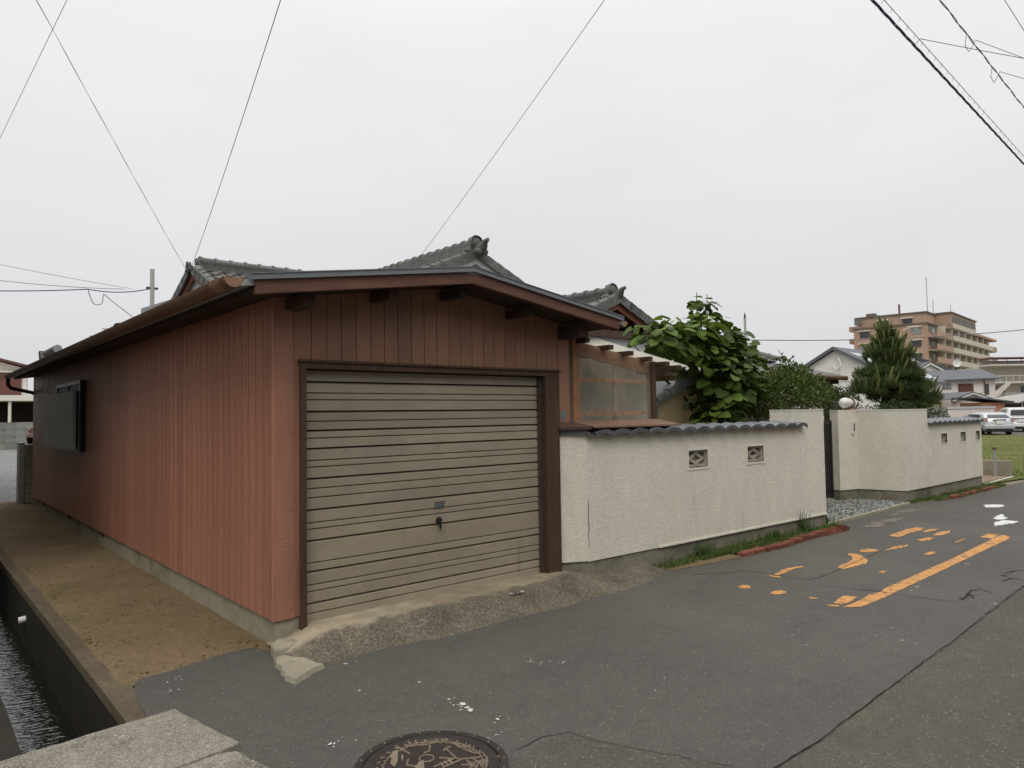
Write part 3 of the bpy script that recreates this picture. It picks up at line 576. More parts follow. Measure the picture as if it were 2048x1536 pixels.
# roof
b = MB()
for s, xe in ((-1, -.36), (1, 3.30)):
    z1 = zr(xe); b.add([(XA, -.41, ZA+.085), (xe, -.41, z1+.085), (xe, 11.5, z1+.085), (XA, 11.5, ZA+.085), (XA, -.41, ZA+.06), (xe, -.41, z1+.06), (xe, 11.5, z1+.06), (XA, 11.5, ZA+.06)], [(0,1,2,3),(7,6,5,4),(0,4,5,1),(1,5,6,2),(2,6,7,3)])
rf = b.build('roof', 'metal_roof', g)
b = MB()
for s, xe in ((-1, -.30), (1, 3.22)):
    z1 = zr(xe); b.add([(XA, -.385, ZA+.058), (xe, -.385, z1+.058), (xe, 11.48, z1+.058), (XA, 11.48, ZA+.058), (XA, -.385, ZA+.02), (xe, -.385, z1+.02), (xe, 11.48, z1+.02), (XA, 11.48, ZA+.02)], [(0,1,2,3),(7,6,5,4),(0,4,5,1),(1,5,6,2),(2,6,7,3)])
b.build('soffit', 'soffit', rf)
bl = MB().beam((XA, 0, ZA+.105), (-.365, 0, zr(-.365)+.105), .045, .05, (0, 1, 0)); me = bl.mesh('roof_batten'); me.materials.append(MATS['metal_roof'])
for k in range(29): piece('roof_batten', me, rf, Matrix.Translation((0, -.15+k*.40, 0)))
b = MB()
for k in range(29): b.beam((XA, -.15+k*.40, ZA+.105), (3.3, -.15+k*.40, zr(3.3)+.105), .045, .05, (0, 1, 0))
b.build('roof_batten', 'metal_roof', rf)
b = MB().prism([(XA-.09, ZA+.075), (XA, ZA+.125), (XA+.09, ZA+.075)], lambda p: (p[0], -.43, p[1]), lambda p: (p[0], 11.5, p[1])); b.build('ridge_cap', 'flashing', rf)
for k, (y0, y1, hgt) in enumerate(((2.0, 2.9, .05), (2.85, 3.5, .085), (3.45, 4.2, .06), (4.15, 4.5, .035))):
    b = MB(); b.grid(lambda u, v: (-.39+.55*u, y0+(y1-y0)*v+.04*u, zr(-.39+.55*u)+.10+hgt*(1-.5*u)*(.5+.5*math.sin(7*v+k))+.012*fbm(u*6, v*6+k)), 8, 10); o = b.build('rusty_sheet', 'rust_sheet', rf)
    so = o.modifiers.new('s', 'SOLIDIFY'); so.thickness = .006
for sgn, xe, nm in ((-1, -.29, 'left'), (1, 3.22, 'right')):
    b = MB(); z0 = zr(xe); pts = [(XA, ZA), (xe, z0), (xe, z0+.098), (XA, ZA+.098)]
    b.prism(pts, lambda p: (p[0], -.425, p[1]), lambda p: (p[0], -.386, p[1])); b.build('bargeboard', 'wood_red', g, False, .004)
    b = MB(); x2 = xe-.03 if sgn < 0 else xe+.05; z2 = zr(x2)
    b.prism([(XA, ZA+.093), (x2, z2+.093), (x2, z2+.128), (XA, ZA+.128)], lambda p: (p[0], -.445, p[1]), lambda p: (p[0], -.37, p[1]))
    b.prism([(XA, ZA+.129), (x2, z2+.129), (x2, z2+.136), (XA, ZA+.136)], lambda p: (p[0], -.452, p[1]), lambda p: (p[0], -.30, p[1])); b.build('verge_flashing', 'flashing', g)
for px, pz, s_ in ((.13, 2.41, .046), (.80, 2.52, .036), (1.46, 2.60, .04), (2.18, 2.50, .036), (2.86, 2.38, .06)):
    b = MB().box(px-s_, px+s_, -.30, .14, pz-s_, pz+s_*.9); b.build('purlin', 'wood_dark' if px < 1 else 'soffit', g, False, .004)  # right three purlins coloured darker to imitate shade under the roof
# left gutter: half round with hooks, open top
def gutter(b, p, q, r, n=12):
    p = Vector(p); q = Vector(q); d = (q-p).normalized(); sd = d.cross(Vector((0, 0, 1))).normalized(); vs = []; m_ = 2*(n+1)
    for c in (p, q):
        for rr in (r, r-.006):
            for k in range(n+1):
                t = math.pi*k/n; vs.append(c+sd*rr*math.cos(t)-Vector((0, 0, 1))*rr*math.sin(t))
    fs = []
    for k in range(n): fs += [(k, k+1, m_+k+1, m_+k), (n+1+k, m_+n+1+k, m_+n+2+k, n+2+k), (k, n+1+k, n+2+k, k+1)]
    fs += [(0, m_, m_+n+1, n+1), (n, 2*n+1, m_+2*n+1, m_+n)]
    b.add(vs, fs)
gl = MB(); gutter(gl, (-.405, -.36, 2.495), (-.405, 11.45, 2.475), .062)
for k in range(12): gl.tube([(-.405+.062*math.cos(t), .1+k*.96, 2.494-.0016*k-.062*math.sin(t)) for t in [math.pi*j/8 for j in range(9)]], .004, 5)
gt = gl.build('gutter', 'gutter', g, 50)
b = MB(); b.add([(-.405, -.362, 2.495)]+[(-.405+.063*math.cos(math.pi*k/12), -.362, 2.495-.063*math.sin(math.pi*k/12)) for k in range(13)], [(0, k+1, k+2) for k in range(12)]); b.build('end_cap', 'gutter_cap', gt)
b = MB(); gutter(b, (-.405, -.25, 2.497), (-.405, -.08, 2.497), .0665); b.build('joint_sleeve', 'gutter_cap', gt, 50)
b = MB(); b.tube([(-.405, 11.35, 2.42), (-.405, 11.35, 2.30), (-.36, 11.35, 2.24), (-.02, 11.40, 2.16), (.06, 11.45, 2.1), (.06, 11.45, .1)], .035, 10); b.build('downpipe', 'wood_dark', gt, 50)
b = MB(); gutter(b, (3.315, -.40, 2.49), (3.315, 11.4, 2.47), .055); g2 = b.build('gutter', 'gutter', g, 50)
b = MB(); b.add([(3.315, -.402, 2.49)]+[(3.315+.056*math.cos(math.pi*k/12), -.402, 2.49-.056*math.sin(math.pi*k/12)) for k in range(13)], [(0, k+1, k+2) for k in range(12)]); b.build('end_cap', 'gutter_cap', g2)
# side window with a sliding storm-shutter panel
wn = MB().box(-.06, .0, 6.40, 8.30, 1.18, 2.17).build('window', 'core', g)
b = MB()
for a_ in ((6.40, 6.45, 1.18, 2.17), (8.25, 8.30, 1.18, 2.17), (6.45, 8.25, 2.12, 2.17), (6.45, 8.25, 1.18, 1.23), (7.32, 7.36, 1.23, 2.12)): b.box(-.085, -.055, *a_)
b.build('window_frame', 'handle_metal', wn)
MB().box(-.068, -.062, 6.45, 8.25, 1.23, 2.12).build('pane', 'glass_frosted', wn)
MB().box(-.135, -.088, 6.62, 9.05, 1.20, 2.03).build('storm_panel', 'grey_panel', wn, False, .006)
# roof-edge roll and loose scrap
tag(MB().tube([(-.33, 6.55, 2.60), (-.33, 7.45, 2.595)], .055, 14).build('rolled_mat', 'galv', None, 50), 'grey rolled-up mat lying on the garage roof edge', 'roll')
tag(MB().prism([(7.75, 2.53), (7.95, 2.53), (8.05, 2.66), (7.98, 2.68), (7.86, 2.60)], lambda p: (-.36, p[0], p[1]), lambda p: (-.28, p[0], p[1])).build('metal_scrap', 'pole_dark'), 'small dark bent scrap on the garage gutter edge', 'scrap')

# ================================================================ shared pan tile
def tile_mesh(wd=.27, ln=.30, matname='roof_tile', drop=.035, arc=False):
    """wavy clay pan tile: x across, y up the slope, z out of the roof"""
    us = [0, .12, .26, .4, .55, .7, .85, 1]
    if arc: us = [0, .06, .16, .28, .42, .58, .74, .88, 1]
    def wz(u):
        if arc: return .040*math.sin(math.pi*min(1, max(0, u)))**.75-.016
        return .030*math.cos((u-.12)*2*math.pi)*(1 if u < .55 else .75)
    b = MB(); top = []; k = len(us)
    for y, dzv in ((-ln/2, .028), (ln/2, 0)):
        for u in us: top.append(((u-.5)*wd*1.03, y, wz(u)+dzv+.02))
    vs = top+[((u-.5)*wd*1.03, -ln/2+.004, wz(u)+.028+.02-drop) for u in us]
    fs = [(i, i+1, k+i+1, k+i) for i in range(k-1)]+[(2*k+i, 2*k+i+1, i+1, i) for i in range(k-1)]
    b.add(vs, fs); me = b.mesh('roof_tile'); me.materials.append(MATS[matname]); me.shade_smooth()
    try: me.set_sharp_from_angle(angle=R(55))
    except Exception: pass
    return me
def barrel_mesh(r=.075, ln=.29, flare=1.12, n=9, matname='roof_tile', name='ridge_tile'):
    b = MB(); vs = []; S = [(-ln/2, flare), (-ln/2+.045, flare), (-ln/2+.05, 1.0), (ln/2, .97)]
    for y, f in S:
        for k in range(n): t = math.pi*k/(n-1); vs.append((r*f*math.cos(t), y, r*f*math.sin(t)))
    fs = [(i*n+k, i*n+k+1, (i+1)*n+k+1, (i+1)*n+k) for i in range(3) for k in range(n-1)]+[tuple(range(n))]+[tuple(range(3*n, 4*n))]
    b.add(vs, fs); me = b.mesh(name); me.materials.append(MATS[matname]); me.shade_smooth()
    try: me.set_sharp_from_angle(angle=R(50))
    except Exception: pass
    return me
COPE = tile_mesh(.265, .27, 'coping_tile', .045, True)
TILE = tile_mesh()
CAP = barrel_mesh(.088, .29, 1.2)
def vent(parent, P, wd, hh):
    """pierced concrete block; P(s, d, z) maps wall coordinates, s across, d outward"""
    b = MB()
    def bx(s0, s1, d0, d1, z0, z1): b.add([P(s, d, z) for z in (z0, z1) for s, d in ((s0, d0), (s1, d0), (s1, d1), (s0, d1))], [(0,3,2,1),(4,5,6,7),(0,1,5,4),(1,2,6,5),(2,3,7,6),(3,0,4,7)])
    w2, h2 = wd/2, hh/2; t = .018
    bx(-w2, w2, -.02, -.10, -h2, -h2+t*1.5); bx(-w2, w2, -.02, -.10, h2-t, h2); bx(-w2, -w2+t, -.02, -.10, -h2+t*1.5, h2-t); bx(w2-t, w2, -.02, -.10, -h2+t*1.5, h2-t)
    q = [(-w2+t*.5, 0), (0, h2-t*.5), (w2-t*.5, 0), (0, -h2+t)]; c = .52
    for i in range(4):
        a, d = q[i], q[(i+1) % 4]; ai = (a[0]*c, a[1]*c); di = (d[0]*c, d[1]*c)
        poly = [a, d, di, ai]
        b.prism(poly, lambda p: P(p[0], -.03, p[1]), lambda p: P(p[0], -.09, p[1]))
    return b.build('vent_block', 'vent_block', parent)
# ================================================================ first garden wall
gw = thing('garden_wall', 'white stucco garden wall with grey tile coping beside the garage', 'wall', (5.3, -.15, 0))
A = Vector((3.045, -.135, 0)); Bv = Vector((7.64, -.262, 0)); sv = (Bv-A).normalized(); dv = Vector((sv.y, -sv.x, 0)); LEN = (Bv-A).length
def PW(s, d, z): q = A+sv*s+dv*d; return (q.x, q.y, z)
def wbox(b, s0, s1, d0, d1, z0, z1): b.add([PW(s, d, z) for z in (z0, z1) for s, d in ((s0, d0), (s1, d0), (s1, d1), (s0, d1))], [(0,3,2,1),(4,5,6,7),(0,1,5,4),(1,2,6,5),(2,3,7,6),(3,0,4,7)])
b = MB(); TH = .15
v1, v2, vz0, vz1 = (1.58, 1.93), (2.73, 3.08), .985, 1.175
sP = 3.75    # pillar starts
wbox(b, 0, sP, 0, -TH, .185, vz0); wbox(b, 0, sP, 0, -TH, vz1, 1.40)
for s0, s1 in ((0, v1[0]), (v1[1], v2[0]), (v2[1], sP)): wbox(b, s0, s1, 0, -TH, vz0, vz1)
wbox(b, sP, LEN, 0, -.30, .185, 1.605)
b.add([(2.785, .0, z) for z in (.19, 1.40)]+[(3.045, -.135, z) for z in (.19, 1.40)]+[(3.06, .02, z) for z in (.19, 1.40)]+[(2.8, .1, z) for z in (.19, 1.40)], [(0, 1, 3, 2), (2, 3, 5, 4), (4, 5, 7, 6), (6, 7, 1, 0), (1, 7, 5, 3)])
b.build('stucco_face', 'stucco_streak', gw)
b = MB(); wbox(b, .0, LEN-.004, -.012, -TH-.02, -.25, .185); wbox(b, sP, LEN-.005, -TH-.02, -.29, -.25, .185); b.add([(2.79, .02, z) for z in (-.1, .188)]+[(3.048, -.120, z) for z in (-.1, .188)]+[(3.06, .02, z) for z in (-.1, .188)], [(0, 1, 3, 2), (2, 3, 5, 4), (1, 5, 3)])
b.build('plinth', 'plinth', gw)
b = MB(); wbox(b, 1.05, LEN-.002, .012, -.02, .182, .20); b.build('drip_lip', 'stucco_trim', gw)
b = MB(); wbox(b, sP-.004, LEN+.004, .004, -.304, 1.597, 1.615); b.build('pillar_cap', 'stucco_trim', gw)
for v in (v1, v2):
    sc = (v[0]+v[1])/2; vent(gw, lambda s, d, z, sc=sc: PW(sc+s, d, 1.08+z), v[1]-v[0]-.01, vz1-vz0-.01)
    b = MB(); m_ = .028
    wbox(b, v[0]-m_, v[1]+m_, .006, -.02, vz0-m_, vz0); wbox(b, v[0]-m_, v[1]+m_, .006, -.02, vz1, vz1+m_*.6); wbox(b, v[0]-m_, v[0], .006, -.02, vz0, vz1); wbox(b, v[1], v[1]+m_, .006, -.02, vz0, vz1); b.build('vent_surround', 'stucco_trim', gw)
b = MB(); rg = random.Random(3)   # flaked crack on the near corner
P0 = [(-.004, .30), (.004, .36), (-.003, .44), (.006, .5), (-.002, .6), (.002, .72), (0, .82)]
n = len(P0); b.add([PW(s-.005*rg.uniform(.4, 1.4)*(i not in (0, n-1)), .003, z) for i, (s, z) in enumerate(P0)]+[PW(s+.006*rg.uniform(.4, 1.4)*(i not in (0, n-1)), .003, z) for i, (s, z) in enumerate(P0)], [(i, i+1, n+i+1, n+i) for i in range(n-1)])
b.build('crack', 'plinth', gw)
kx = 0
s = .06
while s < sP+.22:
    o = PW(s+.13, -.06, 1.403)
    M = frame(o, sv, (-dv)*math.cos(R(12))+Vector((0, 0, 1))*math.sin(R(12)), Vector((0, 0, 1))*math.cos(R(12))+dv*math.sin(R(12)))
    piece('coping_tile', COPE, gw, M @ Matrix.Rotation(random.uniform(-.015, .015), 4, 'Z')); s += .265
b = MB(); wbox(b, -.02, sP+.1, .045, -TH-.03, 1.392, 1.405); b.build('coping_bed', 'coping_tile', gw)
b = MB(); b.add([(2.80, -.03, 1.40), (3.03, -.17, 1.40), (3.08, .04, 1.40), (2.84, .1, 1.40), (2.80, -.03, 1.46), (3.03, -.17, 1.46), (3.08, .04, 1.47), (2.84, .1, 1.47)], [(0, 1, 5, 4), (1, 2, 6, 5), (4, 5, 6, 7), (3, 0, 4, 7)]); b.build('coping_return', 'coping_tile', gw)
# ================================================================ second garden wall with gate return
g2 = thing('garden_wall', 'stepped white stucco wall beyond the gate, its tall end holding an intercom', 'wall', (12.5, .1, 0))
b = MB(); foot = [(10.53, .86), (10.985, .735), (11.14, -.005), (12.14, -.02), (12.14, .16), (11.30, .16), (11.14, .90), (10.56, 1.02)]
b.prism_z(foot, .195, 1.585)
vx = [(12.79, 13.09), (13.83, 14.13), (14.74, 14.98)]; y0, y1 = -.02, .14
b.box(12.142, 15.1, y0, y1, .195, .95); b.box(12.142, 15.1, y0, y1, 1.13, 1.33)
for x0, x1 in zip([12.142]+[v[1] for v in vx], [v[0] for v in vx]+[15.1]): b.box(x0, x1, y0, y1, .95, 1.13)
b.build('stucco_face', 'stucco', g2)
b = MB(); b.prism_z([(10.545, .875), (10.995, .755), (11.15, .012), (15.08, .0), (15.08, .13), (11.30, .15), (11.13, .88), (10.57, 1.0)], -.2, .195); b.build('plinth', 'plinth', g2)
b = MB(); b.prism_z([(x+(-.005 if x < 11.2 else 0), y-(.005 if y < .8 else 0)) for x, y in foot], 1.578, 1.60); b.build('wall_cap', 'stucco_trim', g2)
for x0, x1 in vx:
    xc = (x0+x1)/2; vent(g2, lambda s, d, z, xc=xc: (xc+s, y0-d, 1.04+z), x1-x0-.01, .17)
    b = MB()
    for q in ((x0-.025, x1+.025, .925, .95), (x0-.025, x1+.025, 1.13, 1.145), (x0-.025, x0, .95, 1.13), (x1, x1+.025, .95, 1.13)): b.box(q[0], q[1], y0-.006, y0+.02, q[2], q[3])
    b.build('vent_surround', 'stucco_trim', g2)
MB().box(12.15, 15.14, y0-.05, y1+.03, 1.322, 1.335).build('coping_bed', 'coping_tile', g2)
x = 12.28
while x < 15.1:
    piece('coping_tile', COPE, g2, frame((x, .05, 1.345), (1, 0, 0), (0, math.cos(.3), math.sin(.3)), (0, -math.sin(.3), math.cos(.3)))); x += .262
MB().box(10.84, 10.90, .742, .775, 1.17, 1.40).build('intercom', 'plastic_white', g2)
MB().box(10.875, 10.90, .735, .76, 1.22, 1.36).build('intercom_slot', 'core', g2)
# gate lamp
lm = thing('gate_lamp', 'white globe lamp on a copper base atop the gate wall', 'lamp', (10.93, .86, 1.60))
b = MB(); b.ball((10.83, .86, 1.725), .105, 20, 14, (1.15, 1, .9)); b.build('globe', 'globe', lm, 60)
b = MB(); b.ball((11.02, .84, 1.725), .10, 20, 14, (.9, 1, .88)); b.build('globe', 'globe', lm, 60)
b = MB(); b.lathe([(.108, -.012), (.108, .012), (.09, .012), (.09, -.012)], (10.965, .85, 1.725), 20, 'x'); b.build('clasp_ring', 'copper', lm)
b = MB(); b.lathe([(0, 0), (.10, 0), (.10, .02), (.055, .035), (.055, .07), (0, .07)], (10.93, .86, 1.60), 18); b.build('lamp_base', 'copper', lm)
# gate: two barred leaves
for i, (x0, x1) in enumerate(((7.68, 9.08), (9.10, 10.5))):
    gt = thing('gate', ('black barred gate leaf hinged on the near white pillar', 'black barred gate leaf next to the intercom wall')[i], 'gate', (x0, .98, 0), 'leaves of the garden gate')
    b = MB(); b.box(x0, x0+.05, .96, 1.0, .06, 1.42); b.box(x1-.05, x1, .96, 1.0, .06, 1.42); b.box(x0+.05, x1-.05, .965, .995, 1.36, 1.41); b.box(x0+.05, x1-.05, .965, .995, .08, .14); b.build('frame', 'black_gate', gt)
    me = MB().box(-.02, .02, .97, .99, .14, 1.36).mesh('bar'); me.materials.append(MATS['black_gate'])
    for k in range(18): piece('bar', me, gt, Matrix.Translation((x0+.09+k*(x1-x0-.18)/17, 0, 0)))
# ================================================================ entrance cobbles
struct(MB().prism_z([(7.66, -.17), (10.95, -.10), (11.12, .05), (10.95, .8), (10.5, 1.3), (7.66, 1.3)], -.05, .012).build('entrance_bed', 'concrete'))
b = MB(); rg = random.Random(21)
for k in range(1500):
    x = rg.uniform(7.7, 11.05); y = rg.uniform(-.08, 1.0)
    if x > 10.95-.22*(y) and y > .0 and x > 11.1-.2*y: continue
    r = rg.uniform(.018, .034); a = rg.uniform(0, 3.1); k0 = len(b.v); b.ball((0, 0, 0), r, 7, 4, (1.25, .8, .6))
    b.v[k0:] = [(x+p[0]*math.cos(a)-p[1]*math.sin(a), y+p[0]*math.sin(a)+p[1]*math.cos(a), .016+p[2]) for p in b.v[k0:]]
b.build('cobbles', 'pebble', None, True, kind='stuff')
struct(MB().prism_z(ragged([(7.72, -.22), (10.9, -.13), (10.92, -.09), (7.72, -.165)], .2, .006, 4), -.05, .035).build('entrance_kerb', 'concrete'))
# ================================================================ brick edging
bme = MB().box(-.105, .105, -.05, .05, -.03, .055)
me = bme.mesh('brick'); me.materials.append(MATS['brick'])
bm_ = bmesh.new(); bm_.from_mesh(me); bmesh.ops.bevel(bm_, geom=bm_.edges[:], offset=.007, segments=1, affect='EDGES'); bm_.to_mesh(me); bm_.free()
be = thing('brick_edging', 'row of worn red bricks edging the weed strip by the near wall', 'brick edging', (6.3, -.5, 0))
x = 5.20; rg = random.Random(8)
while x < 7.62:
    tilt = rg.uniform(-.06, .06)+(rg.choice([.25, .4]) if x > 7.0 else 0)
    piece('brick', me, be, Matrix.Translation((x, -.515+.012*math.sin(x*3)+rg.uniform(-.012, .012), .0+rg.uniform(-.015, .015))) @ Matrix.Rotation(rg.uniform(-.09, .09), 4, 'Z') @ Matrix.Rotation(rg.uniform(-.08, .08), 4, 'X') @ Matrix.Rotation(tilt, 4, 'Y')); x += .215
be = thing('brick_edging', 'half-buried red bricks edging the weed strip of the far wall', 'brick edging', (13.6, -.35, 0))
x = 12.3
while x < 14.75:
    piece('brick', me, be, Matrix.Translation((x, -.34+rg.uniform(-.02, .02), -.012+rg.uniform(-.01, .015))) @ Matrix.Rotation(rg.uniform(-.12, .12), 4, 'Z') @ Matrix.Rotation(rg.uniform(-.1, .1), 4, 'Y')); x += .225
# weed strips
def soil(name, poly, seed):
    b = MB(); p = ragged(poly, .07, .015, seed); c = (sum(q[0] for q in p)/len(p), sum(q[1] for q in p)/len(p)); n = len(p)
    b.add([(x, y, .004) for x, y in p], [tuple(range(n))]); return struct(b.build(name, 'dirt'))
soil('soil_strip', [(3.95, -.42), (5.1, -.55), (7.72, -.48), (7.7, -.22), (7.6, -.2), (4.0, -.14)], 51)
soil('soil_strip', [(10.95, -.10), (12.3, -.38), (15.3, -.44), (15.3, .0), (11.1, .0)], 52)
def grass_blades(name, spots, mt, hmin, hmax, wd, seed):
    rg = random.Random(seed); b = MB()
    for x, y, z, h in spots:
        a = rg.uniform(0, 6.28); l = rg.uniform(.1, .6)*h; hh = h*rg.uniform(hmin, hmax); c, s_ = math.cos(a), math.sin(a); w2 = wd*rg.uniform(.6, 1.3)
        b.add([(x-s_*w2, y+c*w2, z), (x+s_*w2, y-c*w2, z), (x+c*l*.4+s_*w2*.8, y+s_*l*.4-c*w2*.8, z+hh*.6), (x+c*l*.4-s_*w2*.8, y+s_*l*.4+c*w2*.8, z+hh*.6), (x+c*l, y+s_*l, z+hh)], [(0, 1, 2, 3), (3, 2, 4)])
    return b.build(name, mt, None, kind='stuff')
rg = random.Random(31); sp = []
for k in range(22000):
    x = rg.uniform(3.98, 7.75); t = rg.random(); y = -.46+t*.30
    dens = .25+.75*min(1, max(0, (x-4.2)/1.2)); cl = fbm(x*3, y*5)
    if rg.random() > dens*(.7+.5*cl): continue
    if x < 5.1 and y < -.36: continue
    sp.append((x, y-.02*(x-5)*0, .0, .04+.06*max(0, cl)*rg.random()+(.09 if rg.random() < .02 else 0)))
grass_blades('weed_grass', sp, 'grass', .7, 1.4, .0045, 1)
sp = []
for k in range(13000):
    x = rg.uniform(11.0, 15.3); y = rg.uniform(-.36, -.03)-.04*(x > 12.3)
    if y < -.1-.25*(x-11)/1.3 and x < 12.3: continue
    cl = fbm(x*3, y*5)
    if rg.random() > .5+.6*cl: continue
    sp.append((x, y, 0, .04+.06*max(0, cl)*rg.random()))
grass_blades('weed_grass', sp, 'grass', .7, 1.3, .0045, 2)
def tuft(label, x, y, h, n, seed, name='weed', mt='weed', w_=.006, spread=.05):
    rg = random.Random(seed); b = MB()
    for k in range(n):
        a = rg.uniform(0, 6.28); l = rg.uniform(.15, .7)*h*.6; hh = h*rg.uniform(.5, 1); c, s_ = math.cos(a), math.sin(a); bx_, by_ = x+rg.gauss(0, spread), y+rg.gauss(0, spread*.6)
        P = []
        for i in range(5):
            t = i/4; ww = w_*(1-t*.9)*(.6+t if t < .4 else 1); px_, py_, pz = bx_+c*l*t*t, by_+s_*l*t*t, hh*(t-.28*t*t*t*(l/h))
            P += [(px_-s_*ww, py_+c*ww, pz), (px_+s_*ww, py_-c*ww, pz)]
        b.add(P, [(2*i, 2*i+1, 2*i+3, 2*i+2) for i in range(4)])
    o = b.build(name, mt); tag(o, label, 'weed'); return o
tuft('tall grassy weed against the near wall below the tile end', 6.93, -.30, .36, 60, 1)
tuft('low dark weed clump at the wall base left of the tall weed', 6.25, -.27, .18, 70, 2, w_=.009)
tuft('leafy weed clump by the plinth near the kerb end', 4.75, -.24, .17, 120, 4, w_=.008, spread=.06)
b = MB(); rg = random.Random(77)
for k in range(140):
    a = rg.uniform(0, 6.28); el = rg.uniform(.2, 1.3); r = rg.uniform(.1, .34); c = (7.83+r*math.cos(a)*math.cos(el)*.6, .12+r*math.sin(a)*math.cos(el)*.6, .1+r*math.sin(el)*1.2); d = Vector((math.cos(a), math.sin(a), .5)); s_ = d.cross(Vector((0, 0, 1))).normalized()*.028
    p = Vector(c); b.add([p-d*.06, p+s_, p+d*.08, p-s_], [(0, 1, 2, 3)])
o = thing('potted_plant', 'small bushy green plant with an orange bloom inside the gateway', 'plant', (7.83, .12, 0)); b.build('foliage', 'weed', o)
MB().ball((7.80, .02, .19), .04, 8, 6).build('bloom', 'flower', o); MB().lathe([(0, 0), (.1, 0), (.13, .12), (.11, .12)], (7.83, .12, .01), 14).build('pot', 'plinth', o)
b = MB(); b.ball((7.78, -.10, .05), .13, 12, 8, (.9, .8, 1.0)); b.v = [(x+.02*fbm(x*9, z*9), y+.02*fbm(y*9, x*9), z+.015*fbm(z*8, y*8)) for x, y, z in b.v]; tag(b.build('rock', 'canal_concrete', None, True), 'dark rounded rock at the foot of the near gate pillar', 'rock')
# ================================================================ corrugated lean-to beside the garage
ln = thing('lean_to', 'timber lean-to with corrugated clear plastic front and sloping roof', 'lean-to', (3.7, .1, 1.5))
def zl(x): return 2.355-.148*(x-3.25)     # underside of the roof sheet
b = MB(); b.box(3.12, 3.215, .105, .16, 1.5, zl(3.17)); b.build('post', 'orange_wood', ln)
MB().box(4.33, 4.405, .07, .145, 1.5, zl(4.36)-.02).build('post', 'wood_dark', ln)
MB().box(2.97, 3.03, .12, .18, 1.5, 2.3).build('post', 'wood_dark', ln)
b = MB(); b.prism([(3.20, zl(3.2)-.16), (4.33, zl(4.33)-.16), (4.33, zl(4.33)-.025), (3.20, zl(3.2)-.025)], lambda p: (p[0], .115, p[1]), lambda p: (p[0], .155, p[1])); b.build('top_rail', 'orange_wood', ln)
for z in (1.945, 1.60): MB().box(3.20, 4.33, .115, .155, z-.022, z+.022).build('rail', 'orange_wood', ln)
MB().box(3.80, 3.84, .16, .19, 1.52, 2.1).build('stud', 'inner_board', ln)
for z in (2.17, 1.9): MB().box(3.03, 3.145, .125, .165, z-.09, z+.09 if z > 2 else z+.02).build('rail', 'wood_dark', ln)
b = MB(); NW = 37*8
b.add([q for i in range(NW+1) for x in [3.175+1.17*i/NW] for q in ((x, .098+.007*math.cos(2*math.pi*i/8), 1.50), (x, .098+.007*math.cos(2*math.pi*i/8), zl(x)-.03))], [(2*i, 2*i+2, 2*i+3, 2*i+1) for i in range(NW)])
b.build('corrugated_sheet', 'corrugated', ln, True)
b = MB(); NW = 5*8
b.add([q for i in range(NW+1) for x in [2.975+.175*i/NW] for q in ((x, .11+.006*math.cos(2*math.pi*i/8), 1.50), (x, .11+.006*math.cos(2*math.pi*i/8), 2.32))], [(2*i, 2*i+2, 2*i+3, 2*i+1) for i in range(NW)])
b.build('corrugated_sheet', 'corrugated', ln, True)
b = MB()
for z in (1.945, 1.60):
    for x in (3.26, 3.42, 3.55, 3.72, 3.86, 4.02, 4.18, 4.29): b.ball((x, .088, z+random.uniform(-.004, .004)), .007, 6, 4)
b.build('screws', 'rust', ln, kind='stuff')
MB().box(3.06, 4.70, .42, .44, 1.4, 2.2).build('inner_board', 'inner_board', ln)
for x, ye in ((3.19, -.02), (3.55, -.02), (3.87, -.02), (4.19, -.02), (4.48, -.03)):
    MB().box(x-.02, x+.05, ye, 1.6, zl(x)-.052, zl(x)-.004).build('rafter', 'wood_dark', ln, False, .004)
MB().box(4.70, 4.76, -.02, 1.6, zl(4.66)-.06, zl(4.66)-.01).build('rafter', 'wood_dark', ln)
MB().prism([(4.30, zl(4.3)-.16), (4.75, zl(4.75)-.12), (4.75, zl(4.75)-.06), (4.30, zl(4.3)-.06)], lambda p: (p[0], .2, p[1]), lambda p: (p[0], .26, p[1])).build('brace', 'wood_dark', ln)
b = MB(); NW = 56*6
def fr2(i, x): return -.17+1.8*i/NW
b.add([q for i in range(NW+1) for y in [-.05+1.7*i/NW] for q in ((3.0, y, zl(3.0)+.004+.007*math.cos(2*math.pi*i/6)), (4.83, y, zl(4.83)+.004+.007*math.cos(2*math.pi*i/6)))], [(2*i, 2*i+1, 2*i+3, 2*i+2) for i in range(NW)])
b.build('roof_sheet', 'corr_roof', ln, True)
# brown flashing skirt over the wall coping
b = MB(); b.add([(3.0, .085, 1.53), (4.40, .085, 1.535), (4.43, -.225, 1.475), (3.05, -.225, 1.48), (4.43, -.225, 1.458), (3.05, -.225, 1.463), (4.40, .085, 1.50), (3.0, .085, 1.50)], [(0, 1, 2, 3), (3, 2, 4, 5), (1, 6, 4, 2)]); b.build('skirt_flashing', 'skirt', ln)
b = MB(); b.add([(2.80, .0, 1.53), (3.03, .06, 1.53), (3.045, -.205, 1.475), (2.76, -.055, 1.475), (3.045, -.205, 1.45), (2.76, -.055, 1.45)], [(0, 1, 2, 3), (3, 2, 4, 5)]); b.build('skirt_flashing', 'wood_dark', ln)

